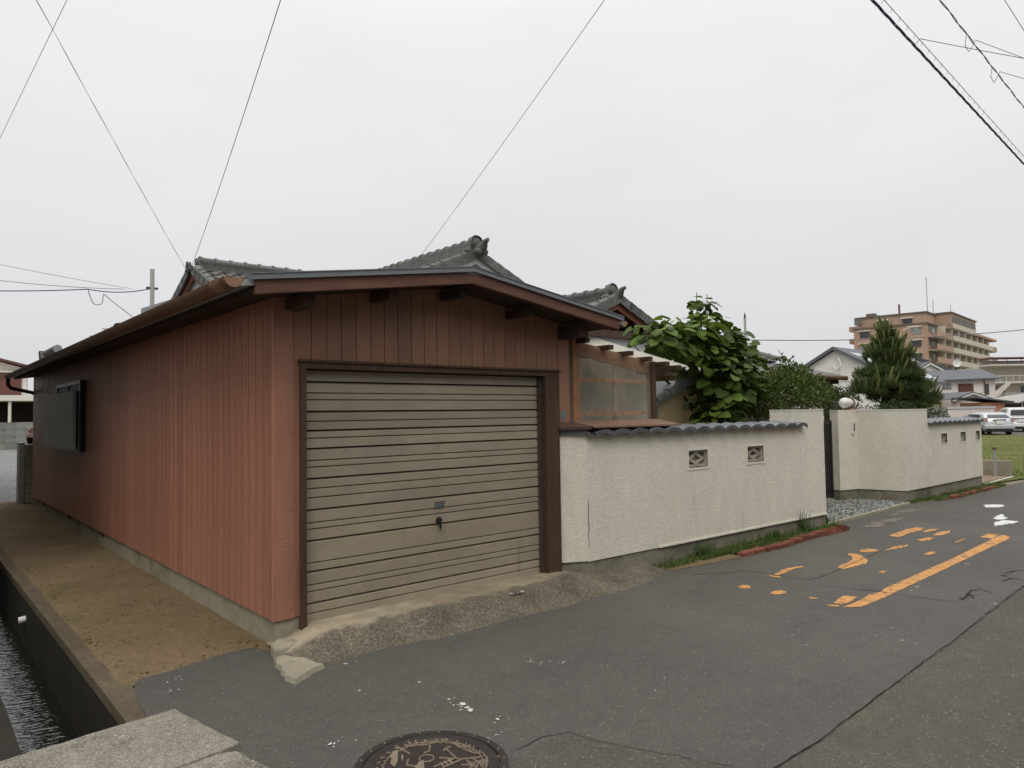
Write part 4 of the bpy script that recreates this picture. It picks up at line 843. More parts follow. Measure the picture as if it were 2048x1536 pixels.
# ================================================================ tiled house
hs_ = thing('tiled_house', 'low old house with grey clay-tile gabled roofs behind the garage', 'house', (6.5, 7, 0))
VERGE = barrel_mesh(.072, .30, 1.18, 9, 'roof_tile', 'verge_tile')
b = MB(); b.box(-.012, .012, -.15, .15, -.12, .03); VFLAP = b.mesh('verge_flap'); VFLAP.materials.append(MATS['roof_tile'])
def oni(parent, o, a, bdir, s=1.0, horn=True, name='ridge_ornament'):
    """ridge-end tile: round boss on scrolled shoulders, with a horn pointing outward (direction -a)"""
    o = Vector(o); z = Vector((0, 0, 1)); b = MB()
    def T(p): return tuple(o+bdir*p[0]*s-a*p[1]*s+z*p[2]*s)
    pr = [(-.24, 0), (-.25, .05), (-.20, .10), (-.15, .09), (-.13, .14), (-.14, .22), (-.10, .31), (0, .345), (.10, .31), (.14, .22), (.13, .14), (.15, .09), (.20, .10), (.25, .05), (.24, 0)]
    b.prism(pr, lambda p: T((p[0], .05, p[1])), lambda p: T((p[0], -.05, p[1])))
    for sx_ in (-1, 1):
        k = len(b.v); b.ball((0, 0, 0), .075, 10, 7, (1, .8, .85)); b.v[k:] = [T((sx_*.18+p[0], p[1]+.03, .05+p[2])) for p in b.v[k:]]
    k = len(b.v); b.ball((0, 0, 0), .11, 14, 9, (1, .6, 1)); b.v[k:] = [T((p[0], p[1]+.03, .21+p[2])) for p in b.v[k:]]
    k = len(b.v); b.lathe([(.135, -.03), (.15, 0), (.135, .03), (.12, 0), (.135, -.03)], (0, 0, 0), 16, 'y'); b.v[k:] = [T((p[0], p[1]+.05, .21+p[2])) for p in b.v[k:]]
    oo = b.build(name, 'roof_tile', parent, 50)
    if horn:
        b = MB(); b.tube([T((0, .05, .02)), T((0, .16, .07)), T((0, .24, .13)), T((0, .31, .20)), T((0, .38, .215))], [.10*s, .10*s, .085*s, .045*s, .035*s], 12)
        for sx_ in (-1, 1):
            k = len(b.v); b.ball((0, 0, 0), .06, 8, 6); b.v[k:] = [T((sx_*.07+p[0], p[1]+.2, .03+p[2])) for p in b.v[k:]]
        b.build('horn', 'roof_tile', oo, 50)
    return oo
def gable(parent, O, a, L_, z_, hwl, hwr, sl, barge, wallm, tl, tr, ridge_from=.25, horn=True, os_=1.0, setback=.35, ridge_h=.20, mixcap=0, name='roof'):
    """gable roof: O=(x, y) of the ridge at the verge, a=ridge direction inward; left/right as seen from outside; tl/tr True builds single tiles"""
    a = Vector((*a, 0)); bd = Vector((-a.y, a.x, 0))*-1       # bd: to the right when looking inward along a
    O = Vector((*O, 0)); Z = Vector((0, 0, 1)); th = math.atan(sl); cs, sn = math.cos(th), math.sin(th)
    def P(t, u, z): return tuple(O+a*t+bd*u+Z*z)
    rb = MB()
    for s, hw in ((-1, hwl), (1, hwr)):
        rb.add([P(0, 0, z_-.02), P(0, s*hw, z_-.02-sl*hw), P(L_, s*hw, z_-.02-sl*hw), P(L_, 0, z_-.02), P(0.02, 0, z_-.07), P(0.02, s*hw, z_-.07-sl*hw), P(L_, s*hw, z_-.07-sl*hw), P(L_, 0, z_-.07)], [(0,1,2,3),(7,6,5,4),(0,4,5,1),(1,5,6,2),(2,6,7,3)])
    rf_ = rb.build(name, 'soffit', parent)
    for s, hw, single in ((-1, hwl, tl), (1, hwr, tr)):
        up = -bd*s*cs+Z*sn; nrm = bd*s*sn+Z*cs; sl_len = hw/cs; rows = int(sl_len/.245); cols = int((L_-.16)/.262)
        jb = MB()
        for r in range(rows):
            for c in range(cols):
                t = .28+c*.262; d = .14+r*.245
                u = s*(hw-d*cs); z = z_-.02-sl*(hw-d*cs)
                M = frame(P(t, u, z), a*(1 if s < 0 else -1)*-1 if False else (up.cross(nrm)), up, nrm)
                if single:
                    piece('roof_tile', TILE, rf_, M @ Matrix.Rotation(random.uniform(-.02, .02), 4, 'Z') @ Matrix.Rotation(random.uniform(-.015, .015), 4, 'X'))
                else:
                    k = len(jb.v); jb.v += [tuple(M @ v.co) for v in TILE.vertices]; jb.f += [tuple(i+k for i in pl.vertices) for pl in TILE.polygons]
        if not single: jb.build('tile_field', 'roof_tile', rf_, 55, kind='stuff')
        for r in range(rows+1):
            d = .10+r*.245
            if d > sl_len-.08: break
            u = s*(hw-d*cs); z = z_-.02-sl*(hw-d*cs)
            M = frame(Vector(P(.075, u, z))+nrm*.03, up.cross(nrm), up, nrm)
            piece('verge_tile', VERGE, rf_, M @ Matrix.Rotation(random.uniform(-.03, .03), 4, 'Z'))
            M2 = frame(Vector(P(-.004, u, z))+nrm*.045, up.cross(nrm), up, nrm)
            piece('verge_flap', VFLAP, rf_, M2 @ Matrix.Rotation(.05, 4, 'X'))
        bb = MB(); bb.prism([(0, z_-.06), (s*(hw-.02), z_-.06-sl*(hw-.02)), (s*(hw-.02), z_-.19-sl*(hw-.02)), (0, z_-.20)], lambda p: P(.05, p[0], p[1]), lambda p: P(.085, p[0], p[1])); bb.build('bargeboard', barge, parent)
    wb = MB(); wb.prism([(0, z_-.08), (hwr-.25, z_-.08-sl*(hwr-.25)), (hwr-.25, z_-1.6), (-(hwl-.25), z_-1.6), (-(hwl-.25), z_-.08-sl*(hwl-.25))], lambda p: P(setback, p[0], p[1]), lambda p: P(setback+.12, p[0], p[1])); wb.build('gable_wall', wallm, parent)
    # ridge: stacked courses and caps
    rg_ = MB()
    for k, (hw_, h0, h1) in enumerate(((.13, -.06, .06), (.115, .06, ridge_h*.65), (.10, ridge_h*.65, ridge_h))):
        rg_.obox(Vector(P((ridge_from+L_)/2, 0, z_+(h0+h1)/2)), (a, bd, Z), ((L_-ridge_from)/2, hw_, (h1-h0)/2-.004))
    rd = rg_.build('ridge', 'roof_tile', parent)
    k = 0; t = ridge_from+.12
    while t < L_:
        piece('ridge_tile', CAP, rd, frame(P(t, 0, z_+ridge_h-.015), bd, a, Z) @ Matrix.Rotation(random.uniform(-.02, .02), 4, 'Z')); t += .272
    oni(rd, P(ridge_from-.03, 0, z_-.04), a, bd, os_, horn)
    return P
# main gable facing the road, porch gable, and the wing whose gable faces left
gable(hs_, (5.80, 5.0), (0, 1), 6.2, 4.50, 2.7, 2.9, .44, 'plaster_white', 'gable_grey', True, False, ridge_from=.12, setback=.30, ridge_h=.19)
gable(hs_, (7.26, 3.0), (0, 1), 3.4, 3.57, 1.75, 2.3, .42, 'barge_brown', 'house_wall', True, False, ridge_from=.22, setback=.9, ridge_h=.13, os_=.85)
gable(hs_, (2.0, 8.6), (1, 0), 3.9, 4.36, 1.5, 1.9, .45, 'barge_brown', 'gable_grey', False, True, ridge_from=.18, horn=False, setback=.12, os_=.62, ridge_h=.13)
oni(hs_, (1.98, 8.6, 4.28), Vector((1, 0, 0)), Vector((0, -1, 0)), .5, False, 'verge_ornament')
b = MB(); b.box(3.6, 8.4, 5.35, 12.2, 0, 3.1); b.box(2.5, 3.6, 7.3, 9.9, 0, 3.45); b.box(5.9, 9.0, 3.95, 5.4, 0, 2.75); b.build('wall', 'house_wall', hs_)
# porch front: beam, pale wall band, canopy strip
MB().box(5.6, 9.5, 2.95, 3.05, 2.86, 2.98).build('beam', 'wood_dark', hs_)
MB().box(5.8, 9.4, 3.06, 3.14, 2.42, 2.86).build('fascia_panel', 'plaster_white', hs_)
b = MB(); NW = 40*6
b.add([q for i in range(NW+1) for x in [6.6+3.2*i/NW] for q in ((x, 2.2, 2.30+.008*math.cos(2*math.pi*i/6)), (x, 3.1, 2.50+.008*math.cos(2*math.pi*i/6)))], [(2*i, 2*i+2, 2*i+3, 2*i+1) for i in range(NW)]); b.build('canopy_sheet', 'metal_roof', hs_, True)
MB().box(6.6, 9.8, 2.22, 2.28, 2.2, 2.27).build('canopy_beam', 'wood_dark', hs_)
# lean-to eave at the back left: grey boxed gutter on the wing
b = MB(); b.beam((2.05, 9.75, 3.86), (2.05, 11.9, 3.95), .14, .12); b.build('boxed_eave', 'flashing', hs_)
MB().beam((2.1, 9.75, 3.72), (2.1, 11.8, 3.80), .2, .06).build('boxed_eave', 'metal_roof', hs_)
# beige gabled outhouse between lean-to and tree
oh = thing('outhouse', 'small beige outhouse with a sloping tiled verge behind the lean-to', 'outhouse', (6.4, 1.6, 0))
b = MB(); b.prism([(5.98, 0), (6.62, 0), (6.62, 1.96), (5.98, 1.72)], lambda p: (p[0], 1.3, p[1]), lambda p: (p[0], 2.6, p[1])); b.build('wall', 'beige_wall', oh)
MB().box(5.93, 5.98, 1.26, 1.34, 0, 1.7).build('corner_post', 'flashing', oh)
b = MB(); b.prism([(5.86, 1.70), (6.70, 2.01), (6.70, 2.07), (5.86, 1.76)], lambda p: (p[0], 1.18, p[1]), lambda p: (p[0], 2.7, p[1])); ohr = b.build('roof', 'coping_tile', oh)
for k in range(3): piece('verge_tile', VERGE, ohr, frame((6.0+k*.28, 1.22, 1.80+k*.104), (0, -1, 0), (.937, 0, .348), (-.348, 0, .937)))
# east wing: low tile roof, sheet-metal veranda roof with brown gutter, wall and door
ew = thing('veranda_wing', 'house wing with pale sheet-metal veranda roof and brown gutter behind the shrubs', 'house', (12, 4, 0))
b = MB(); b.add([(9.2, 2.3, 2.36), (14.0, 2.3, 2.36), (14.0, 3.9, 2.72), (9.2, 3.9, 2.72), (9.2, 2.3, 2.33), (14.0, 2.3, 2.33), (14.0, 3.9, 2.69), (9.2, 3.9, 2.69)], [(0,1,2,3),(7,6,5,4),(0,4,5,1),(1,5,6,2),(2,6,7,3),(3,7,4,0)]); vr = b.build('veranda_roof', 'metal_roof', ew)
me = MB().beam((0, 2.3, 2.375), (0, 3.9, 2.735), .03, .03, (1, 0, 0)).mesh('seam_rib'); me.materials.append(MATS['metal_roof'])
for k in range(16): piece('seam_rib', me, vr, Matrix.Translation((9.35+k*.3, 0, 0)))
b = MB(); b.tube([(9.2, 2.26, 2.31), (14.05, 2.26, 2.31)], .055, 10); b.build('gutter', 'gutter', ew, 50)
MB().box(9.2, 13.9, 2.36, 2.42, 2.18, 2.30).build('fascia', 'wood_dark', ew)
MB().box(9.0, 13.6, 3.9, 7.0, 0, 2.75).build('wall', 'beige_wall', ew)
MB().box(13.55, 13.7, 2.4, 2.55, 0, 2.2).build('post', 'wood_dark', ew)
dr = MB().box(12.75, 13.5, 3.84, 3.9, 0, 2.0).build('door', 'gable_grey', ew)
MB().ball((12.85, 3.81, 1.0), .03, 8, 6).build('door_knob', 'handle_metal', dr)
b = MB(); b.add([(8.6, 3.7, 2.74), (13.75, 3.7, 2.74), (12.6, 5.5, 3.45), (8.6, 5.5, 3.45), (13.75, 7.3, 2.74), (8.6, 7.3, 2.74)], [(0, 1, 2, 3), (1, 4, 2), (4, 5, 3, 2)]); tr_ = b.build('roof', 'soffit', ew)
up = Vector((0, 1.8, .71)).normalized(); nrm = Vector((0, -.71, 1.8)).normalized()
for r in range(8):
    for c in range(19):
        x = 8.8+c*.262; p = Vector((x, 3.78, 2.78))+up*(.245*r+.05)
        if x > 13.65-(p.y-3.7)*.64: continue
        piece('roof_tile', TILE, tr_, frame(p, (1, 0, 0), up, nrm))
hd = Vector((-1.15, 1.8, .71)).normalized()
for k in range(8):
    p = Vector((13.7, 3.75, 2.82))+hd*(.28*k); piece('hip_tile', CAP, tr_, frame(p, hd.cross(Vector((0, 0, 1))), hd, hd.cross(Vector((0, 0, 1))).cross(hd)))
# ================================================================ broad-leaved tree
def leaf_mesh(name, wd, ln_, mt, fold=.10, droop=.22):
    o_ = [(0, 0), (.34, -.12), (.56, .12), (.54, .46), (.34, .80), (0, 1.0)]
    vs = [(0, 0, 0), (0, .35, -.02), (0, .7, -droop*.5), (0, 1.0, -droop)]
    for s in (-1, 1):
        for (x, y) in o_[1:5]: vs.append((s*x, y, fold*x*x*2-droop*y*y))
    fs = [(0, 4, 5, 1), (1, 5, 6, 2), (2, 6, 7, 3), (0, 1, 9, 8), (1, 2, 10, 9), (2, 3, 11, 10)]
    b = MB().add([(x*wd, y*ln_, z*ln_) for x, y, z in vs], fs); me = b.mesh(name); me.materials.append(MATS[mt]); me.shade_smooth(); return me
LB = leaf_mesh('leaf', .16, .17, 'leaf_big'); LY = leaf_mesh('leaf', .12, .125, 'leaf_big_young')
tr = thing('broadleaf_tree', 'small garden tree with big rounded green leaves above the near wall', 'tree', (7.0, 1.2, 0))
rg = random.Random(4)
tk = MB(); tk.tube([(7.05, 1.2, 0), (7.02, 1.2, .8), (7.08, 1.22, 1.5), (6.98, 1.2, 2.1), (6.9, 1.18, 2.6)], [.06, .055, .045, .035, .02], 9)
limbs = [((7.03, 1.2, 1.3), (6.5, 1.0, 2.1), (5.9, .9, 2.55), (5.4, .95, 2.78)), ((7.05, 1.2, 1.6), (7.3, 1.1, 2.2), (7.5, 1.15, 2.75)), ((7.0, 1.2, 1.9), (6.8, 1.1, 2.6), (6.78, 1.15, 3.2)), ((7.0, 1.2, 1.9), (6.98, 1.1, 2.7), (7.08, 1.2, 3.22)), ((7.05, 1.2, 1.5), (7.7, 1.2, 2.1), (8.25, 1.25, 2.55)), ((7.05, 1.2, 1.2), (7.6, 1.0, 1.6), (8.0, 1.0, 1.8)), ((7.04, 1.2, 1.2), (6.7, .9, 1.6), (6.6, .7, 1.75)), ((7.05, 1.2, 1.5), (6.4, 1.6, 2.2), (6.0, 1.7, 2.6)), ((7.05, 1.2, 1.6), (7.2, 1.7, 2.3), (7.4, 1.9, 2.7))]
for l in limbs: tk.tube(l, [.028, .018]+[.008]*(len(l)-2), 6)
tk.build('trunk', 'bark', tr, 60)
def on_limb():
    l = rg.choice(limbs); i = rg.randrange(len(l)-1); t = rg.random(); p = Vector(l[i]).lerp(Vector(l[i+1]), t); return p
# crown silhouette: lobes (centre, radii)
lobes = [((5.75, 1.0, 2.62), (.45, .4, .26), 60), ((6.35, 1.0, 2.58), (.5, .45, .36), 90), ((6.9, 1.1, 2.72), (.42, .45, .38), 80), ((7.45, 1.15, 2.55), (.5, .45, .36), 85), ((7.95, 1.2, 2.35), (.45, .4, .36), 65), ((7.0, 1.0, 2.2), (.55, .5, .4), 85), ((7.6, 1.1, 1.95), (.5, .45, .4), 70), ((7.05, .95, 1.72), (.42, .4, .34), 60), ((6.75, .9, 1.5), (.28, .3, .25), 24), ((6.83, 1.13, 3.08), (.16, .14, .2), 9), ((7.08, 1.17, 3.05), (.16, .14, .2), 9), ((8.15, 1.25, 2.62), (.2, .2, .14), 9)]
allv = []
for c, r, n in lobes:
    for k in range(int(n*1.7)):
        d = Vector((rg.gauss(0, 1), rg.gauss(0, 1), rg.gauss(0, 1))).normalized(); rr = rg.uniform(.5, 1.05)
        p = Vector((c[0]+d.x*r[0]*rr, c[1]+d.y*r[1]*rr, c[2]+d.z*r[2]*rr))
        outd = Vector((d.x+rg.gauss(0, .5), d.y+rg.gauss(0, .5), d.z*.3-.35+rg.uniform(-.3, .3))).normalized(); nrm = (Vector((0, 0, 1))*.75+d*.5+Vector((rg.uniform(-.5, .5), rg.uniform(-.5, .5), 0))).normalized()
        x = outd.cross(nrm).normalized(); nrm = x.cross(outd).normalized()
        s = rg.choice([.5, .7, .85, 1, 1.15])*rg.uniform(.85, 1.1); young = (p.z > 2.85 and rg.random() < .5) or rg.random() < .08
        allv.append(((p-Vector((-2, -4.9, 1.6))).length-d.z*.3, frame(p, x, outd, nrm) @ Matrix.Diagonal((s, s, s, 1)), young))
for zz in (3.28, 3.1):      # leaves on the two bare top shoots
    for xx in (6.80, 7.06):
        for sg in (-1, 1):
            outd = Vector((sg, -.3, .1)).normalized(); x = outd.cross(Vector((0, 0, 1))).normalized(); allv.append((0, frame((xx, 1.15, zz), x, outd, x.cross(outd)) @ Matrix.Diagonal((.8, .8, .8, 1)), True))
allv.sort(key=lambda q: q[0]); jb = MB()
for i, (d_, M, yg) in enumerate(allv):
    me = LY if yg else LB
    if i < 300: piece('leaf', me, tr, M)
    else: k = len(jb.v); jb.v += [tuple(M @ v.co) for v in me.vertices]; jb.f += [tuple(q+k for q in pl.vertices) for pl in me.polygons]
jb.build('leaf_mass', 'leaf_big', tr, True, kind='stuff')
MB().tube([(6.79, 1.15, 2.9), (6.80, 1.15, 3.34)], .006, 5).build('shoot', 'bark', tr); MB().tube([(7.06, 1.15, 2.9), (7.06, 1.15, 3.34)], .006, 5).build('shoot', 'bark', tr)
# ================================================================ shrubs
def leafy(parent, lobes, mt, lw, ll, seed, shell=.5, up=.4):
    rg = random.Random(seed); b = MB()
    for c, r, n in lobes:
        for k in range(n):
            d = Vector((rg.gauss(0, 1), rg.gauss(0, 1), rg.gauss(0, 1))).normalized(); q = rg.uniform(shell, 1.06)
            p = Vector((c[0]+d.x*r[0]*q, c[1]+d.y*r[1]*q, c[2]+d.z*r[2]*q)); o_ = (d+Vector((rg.gauss(0, .6), rg.gauss(0, .6), up+rg.gauss(0, .5)))).normalized()
            sd_ = o_.cross(Vector((rg.gauss(0, 1), rg.gauss(0, 1), rg.gauss(0, 1)))).normalized(); nn = sd_.cross(o_); l_ = ll*rg.uniform(.6, 1.25); w_ = lw*rg.uniform(.7, 1.2)
            b.add([p, p+o_*l_*.45+sd_*w_+nn*w_*.5, p+o_*l_, p+o_*l_*.45-sd_*w_+nn*w_*.5, p+o_*l_*.5], [(0, 1, 4), (1, 2, 4), (0, 4, 3), (3, 4, 2)])
    return b.build('crown', mt, parent)
sb = thing('shrub', 'tall dense dark-green shrub with upright shoots behind the near gate pillar', 'shrub', (9.0, 1.0, 0))
leafy(sb, [((8.1, .95, 1.75), (.42, .4, .42), 900), ((8.75, 1.0, 1.85), (.5, .45, .42), 1300), ((9.4, 1.0, 1.95), (.5, .45, .36), 1100), ((9.95, 1.05, 1.88), (.36, .36, .26), 600), ((8.9, 1.0, 1.3), (.7, .45, .4), 900), ((8.5, .95, 2.1), (.3, .3, .18), 260), ((9.2, 1.0, 2.22), (.35, .3, .14), 260), ((8.85, 1.0, 2.38), (.07, .07, .15), 45), ((9.12, 1.0, 2.36), (.08, .08, .12), 45), ((9.5, 1.0, 2.3), (.07, .07, .1), 28)], 'leaf_shrub', .017, .085, 3, .35)
b = MB()
for (x, y) in ((8.5, 1.0), (8.9, .95), (9.3, 1.05), (8.2, 1.0), (9.7, 1.0)): b.tube([(8.95+(x-8.95)*.3, 1, 0), (x, y, 1.0), (x+.05, y, 1.9)], [.03, .02, .008], 6)
b.tube([(8.85, 1, 1.9), (8.85, 1, 2.5)], .006, 5); b.tube([(9.12, 1, 1.9), (9.12, 1, 2.45)], .006, 5); b.build('stems', 'bark', sb)
tp = thing('shrub', 'rounded topiary shrub behind the globe lamp', 'shrub', (12.3, 1.7, 0))
leafy(tp, [((12.1, 1.7, 1.78), (.55, .45, .26), 1500), ((12.6, 1.75, 1.72), (.42, .4, .22), 800), ((11.8, 1.8, 1.35), (.3, .3, .2), 350), ((12.0, 1.7, 2.0), (.3, .3, .08), 90)], 'leaf_topiary', .015, .06, 5, .5)
b = MB(); b.tube([(12.3, 1.7, 0), (12.2, 1.7, 1.0), (12.1, 1.7, 1.7)], [.05, .04, .02], 7); b.tube([(12.25, 1.7, .8), (12.5, 1.72, 1.3), (12.6, 1.75, 1.7)], [.035, .03, .015], 7); b.build('trunk', 'bark', tp, 60)
lg = thing('shrub', 'low clipped shrub glimpsed through the gate gap', 'shrub', (11.6, 2.2, 0)); leafy(lg, [((11.55, 2.2, 1.25), (.4, .35, .22), 700), ((11.5, 2.2, .9), (.5, .4, .35), 700)], 'leaf_topiary', .015, .06, 6, .5)
hg = thing('hedge', 'dark clipped hedge at the foot of the pine behind the far wall', 'hedge', (14.5, 1.2, 0)); leafy(hg, [((13.4, 1.3, 1.45), (.6, .35, .25), 900), ((14.3, 1.3, 1.5), (.7, .35, .28), 1200), ((15.4, 1.4, 1.5), (.6, .4, .3), 900), ((16.0, 1.2, 1.3), (.4, .35, .35), 700)], 'leaf_topiary', .014, .06, 7, .5)
# pine
pn = thing('pine_tree', 'clipped garden pine with upright candles behind the far wall', 'pine tree', (15.3, 1.9, 0))
b = MB(); b.tube([(15.2, 1.9, 0), (15.1, 1.9, .9), (15.05, 1.9, 1.6), (15.25, 1.85, 2.1), (15.2, 1.9, 2.7), (15.32, 1.9, 3.4)], [.12, .1, .09, .07, .05, .02], 9)
pads = [((15.3, 1.85, 3.3), (.16, .16, .2), 50), ((15.28, 1.85, 3.03), (.32, .3, .22), 120), ((15.2, 1.8, 2.8), (.55, .48, .2), 180), ((13.95, 1.8, 1.95), (.36, .36, .14), 90), ((16.65, 1.6, 1.82), (.42, .36, .15), 100), ((15.25, 1.75, 2.58), (.52, .45, .17), 120), ((14.2, 1.7, 2.1), (.4, .4, .16), 110), ((16.35, 1.7, 2.12), (.4, .4, .16), 110), ((15.0, 1.7, 1.85), (.75, .4, .2), 160), ((14.75, 1.8, 2.35), (.6, .5, .2), 230), ((15.75, 1.8, 2.4), (.6, .5, .2), 230), ((15.25, 1.6, 2.3), (.6, .45, .22), 220), ((14.55, 1.8, 2.08), (.55, .5, .16), 200), ((15.9, 1.7, 2.08), (.65, .5, .18), 230), ((15.3, 1.5, 2.02), (.7, .4, .17), 220), ((15.9, 1.5, 1.72), (.7, .4, .14), 150), ((15.2, 1.5, 1.62), (.6, .4, .12), 120)]
rg = random.Random(9); nb = MB(); cd_ = []
for c, r, n in pads:
    b.tube([(15.2, 1.9, c[2]-.25), c], [.03, .012], 6)
    for k in range(int(n*2.0)):
        d = Vector((rg.gauss(0, 1), rg.gauss(0, 1), abs(rg.gauss(0, .8))-.25)).normalized(); q = rg.uniform(.55, 1.02); p = Vector((c[0]+d.x*r[0]*q, c[1]+d.y*r[1]*q, c[2]+d.z*r[2]*q)); ax = (d*.8+Vector((0, 0, .8))).normalized()
        for j in range(13):
            o_ = (ax+Vector((rg.gauss(0, .55), rg.gauss(0, .55), rg.gauss(0, .45)))).normalized(); sd_ = o_.cross(Vector((rg.gauss(0, 1), rg.gauss(0, 1), rg.gauss(0, 1)))).normalized()*.0042; l_ = rg.uniform(.08, .16)
            nb.add([p-sd_, p+sd_, p+o_*l_+sd_*.4, p+o_*l_-sd_*.4], [(0, 1, 2, 3)])
        if d.z > .0 and q > .8 and rg.random() < .35: cd_.append((p, (Vector((d.x*.5, d.y*.5, 1))).normalized()))
b.build('trunk', 'bark', pn, 60); nb.build('crown', 'needle', pn)
cme = MB().tube([(0, 0, 0), (0, 0, .11), (0, 0, .2)], [.011, .018, .008], 6).mesh('candle'); cme.materials.append(MATS['candle'])
for p, d in cd_[:280]:
    x = d.orthogonal(); s = rg.uniform(.7, 1.7); piece('candle', cme, pn, frame(p, x, d.cross(x), d) @ Matrix.Diagonal((s, s, s, 1)))

# ================================================================ background helpers
def lframe(o, heading):
    """local box frame: a along the heading (degrees from +Y towards +X), b to the left of it, z up"""
    h = R(heading); a = Vector((math.sin(h), math.cos(h), 0)); bq = Vector((-a.y, a.x, 0)); o = Vector(o)
    def P(s, t, z): return tuple(o+a*s+bq*t+Vector((0, 0, z)))
    return P
def lbox(P, s0, s1, t0, t1, z0, z1, b=None):
    b = b or MB(); b.add([P(s, t, z) for z in (z0, z1) for s, t in ((s0, t0), (s1, t0), (s1, t1), (s0, t1))], [(0,3,2,1),(4,5,6,7),(0,1,5,4),(1,2,6,5),(2,3,7,6),(3,0,4,7)]); return b
def lgable(P, s0, s1, t0, t1, z0, zr_, th=.18, over=.4, b=None):
    """roof with the ridge along s"""
    b = b or MB(); tm = (t0+t1)/2; k = (zr_-z0)/(tm-t0)
    for t_, sg in ((t0-over, -1), (t1+over, 1)):
        ze = z0-k*over; b.add([P(s0-over, tm, zr_+th), P(s1+over, tm, zr_+th), P(s1+over, t_, ze+th), P(s0-over, t_, ze+th), P(s0-over, tm, zr_), P(s1+over, tm, zr_), P(s1+over, t_, ze), P(s0-over, t_, ze)], [(0,1,2,3),(7,6,5,4),(0,3,7,4),(1,5,6,2),(3,2,6,7)])
    return b
def lwindow(parent, P, face, s, z, w_, h_, gl='glass_pale', frm='brown_shutter', d=.06):
    """window on a wall: face gives P(s, out, z)"""
    q = lbox(face, s-w_/2-.06, s+w_/2+.06, 0, d, z-h_/2-.06, z+h_/2+.06).build('window', frm, parent)
    lbox(face, s-w_/2, -.03+s, d, d+.02, z-h_/2, z+h_/2).build('pane', gl, q); lbox(face, s+.03, s+w_/2, d, d+.02, z-h_/2, z+h_/2).build('pane', gl, q); return q
# ---------------------------------------------------------------- tan apartment block
ap_ = thing('apartment_block', 'tan and cream apartment block with stacked balconies on the skyline', 'apartment building', (178.15, 56.4, 0))
P = lframe((178.15, 56.4, 0), 84.5)
lbox(P, 0, 66, 0, 16, 0, 21.3).build('wall', 'apt_brick', ap_)
lbox(P, -.3, 14.2, -.3, 16.3, 21.3, 21.6).build('roof_edge', 'apt_trim', ap_)
lbox(P, 14.5, 42, -1.9, 17, 21.3, 24.9).build('penthouse_wall', 'apt_brick', ap_)
lbox(P, 6, 14.5, 1.5, 17, 21.3, 24.6).build('penthouse_wall', 'apt_brick', ap_)
lbox(P, 5.7, 14.5, 1.2, 17.3, 24.6, 24.9).build('roof_edge', 'apt_trim', ap_); lbox(P, 14.2, 42.3, -2.2, 17.3, 24.9, 25.2).build('roof_edge', 'apt_trim', ap_)
lbox(P, 42.3, 70, -2, 16, 21.3, 21.9).build('roof_edge', 'apt_brick', ap_)
for f in range(7):
    z = 22.6-3.05*f
    if z < 1.3: continue
    # dark sheets painted as the shade behind the parapets
    hi = 25 if f == 0 else 99; s1 = 42 if f == 0 else 70
    if f: lbox(P, 1.5, 68, -.02, -.05, z, z+1.75).build('balcony_shade_sheet', 'apt_shade', ap_)
    else: lbox(P, 15.5, 41.5, -1.92, -1.97, z+.1, z+1.7).build('balcony_shade_sheet', 'apt_shade', ap_)
    st = 14 if f == 0 else .8
    for (s0, s1_, mt) in ((st, 16, 'apt_brick'), (16, 42, 'apt_cream'), (42, 64, 'apt_cream'), (64, 70, 'apt_brick')):
        if f == 0 and s0 >= 42: continue
        lbox(P, s0+.05, s1_-.05, -2.0, -1.8, z-1.25, z).build('parapet', mt, ap_)
    lbox(P, st, 42 if f == 0 else 70, -1.8, 0, z-1.45, z-1.3).build('balcony_slab', 'apt_cream', ap_)
    if f:
        for k in range(9):
            s = 4+k*7.2; q = lbox(P, s, s+2.6, -.06, -.12, z-.2, z+.95).build('window', 'glass_dark' if k % 2 else 'glass_pale', ap_); lbox(P, s+1.2, s+1.3, -.12, -.15, z-.2, z+.95).build('window_frame', 'pale_trim', q)
            if k: lbox(P, s-2.2, s-2.0, -1.8, -.02, z-1.2, z+1.75).build('partition', 'apt_cream', ap_)
    # left face balcony fins
    lbox(P, 4, 9, 16, 18.4, z-1.3, z-.1).build('side_parapet', 'apt_brick', ap_)
    lbox(P, 1.0, 9, 16, 16.1, z-.1, z+1.7).build('side_shade_sheet', 'apt_shade', ap_)  # dark sheet on the wall painted as a shaded opening
    F = lambda s, o_, zz: P(-o_, s, zz)
    if f < 6:
        for t_ in ((2.2, 8.0, 13.5) if f else ()):
            q = lbox(F, t_-1, t_+1, 0, .1, z-.5, z+.95).build('window', 'glass_dark' if (f+int(t_)) % 3 else 'glass_pale', ap_); lbox(F, t_-1.3, t_+1.4, .1, .6, z+1.1, z+1.25).build('window_hood', 'pale_trim', q)
for t_ in (5.5, 11.0):
    q = lbox(lambda s, o_, zz: P(6-o_, s, zz), t_-1, t_+1, 0, .1, 22.1, 23.4).build('window', 'glass_dark', ap_); lbox(lambda s, o_, zz: P(6-o_, s, zz), t_-1.3, t_+1.3, .1, .6, 23.55, 23.75).build('window_hood', 'pale_trim', q)
b = MB(); rg = random.Random(2)     # raised pale characters under the roof edge, too far away to read
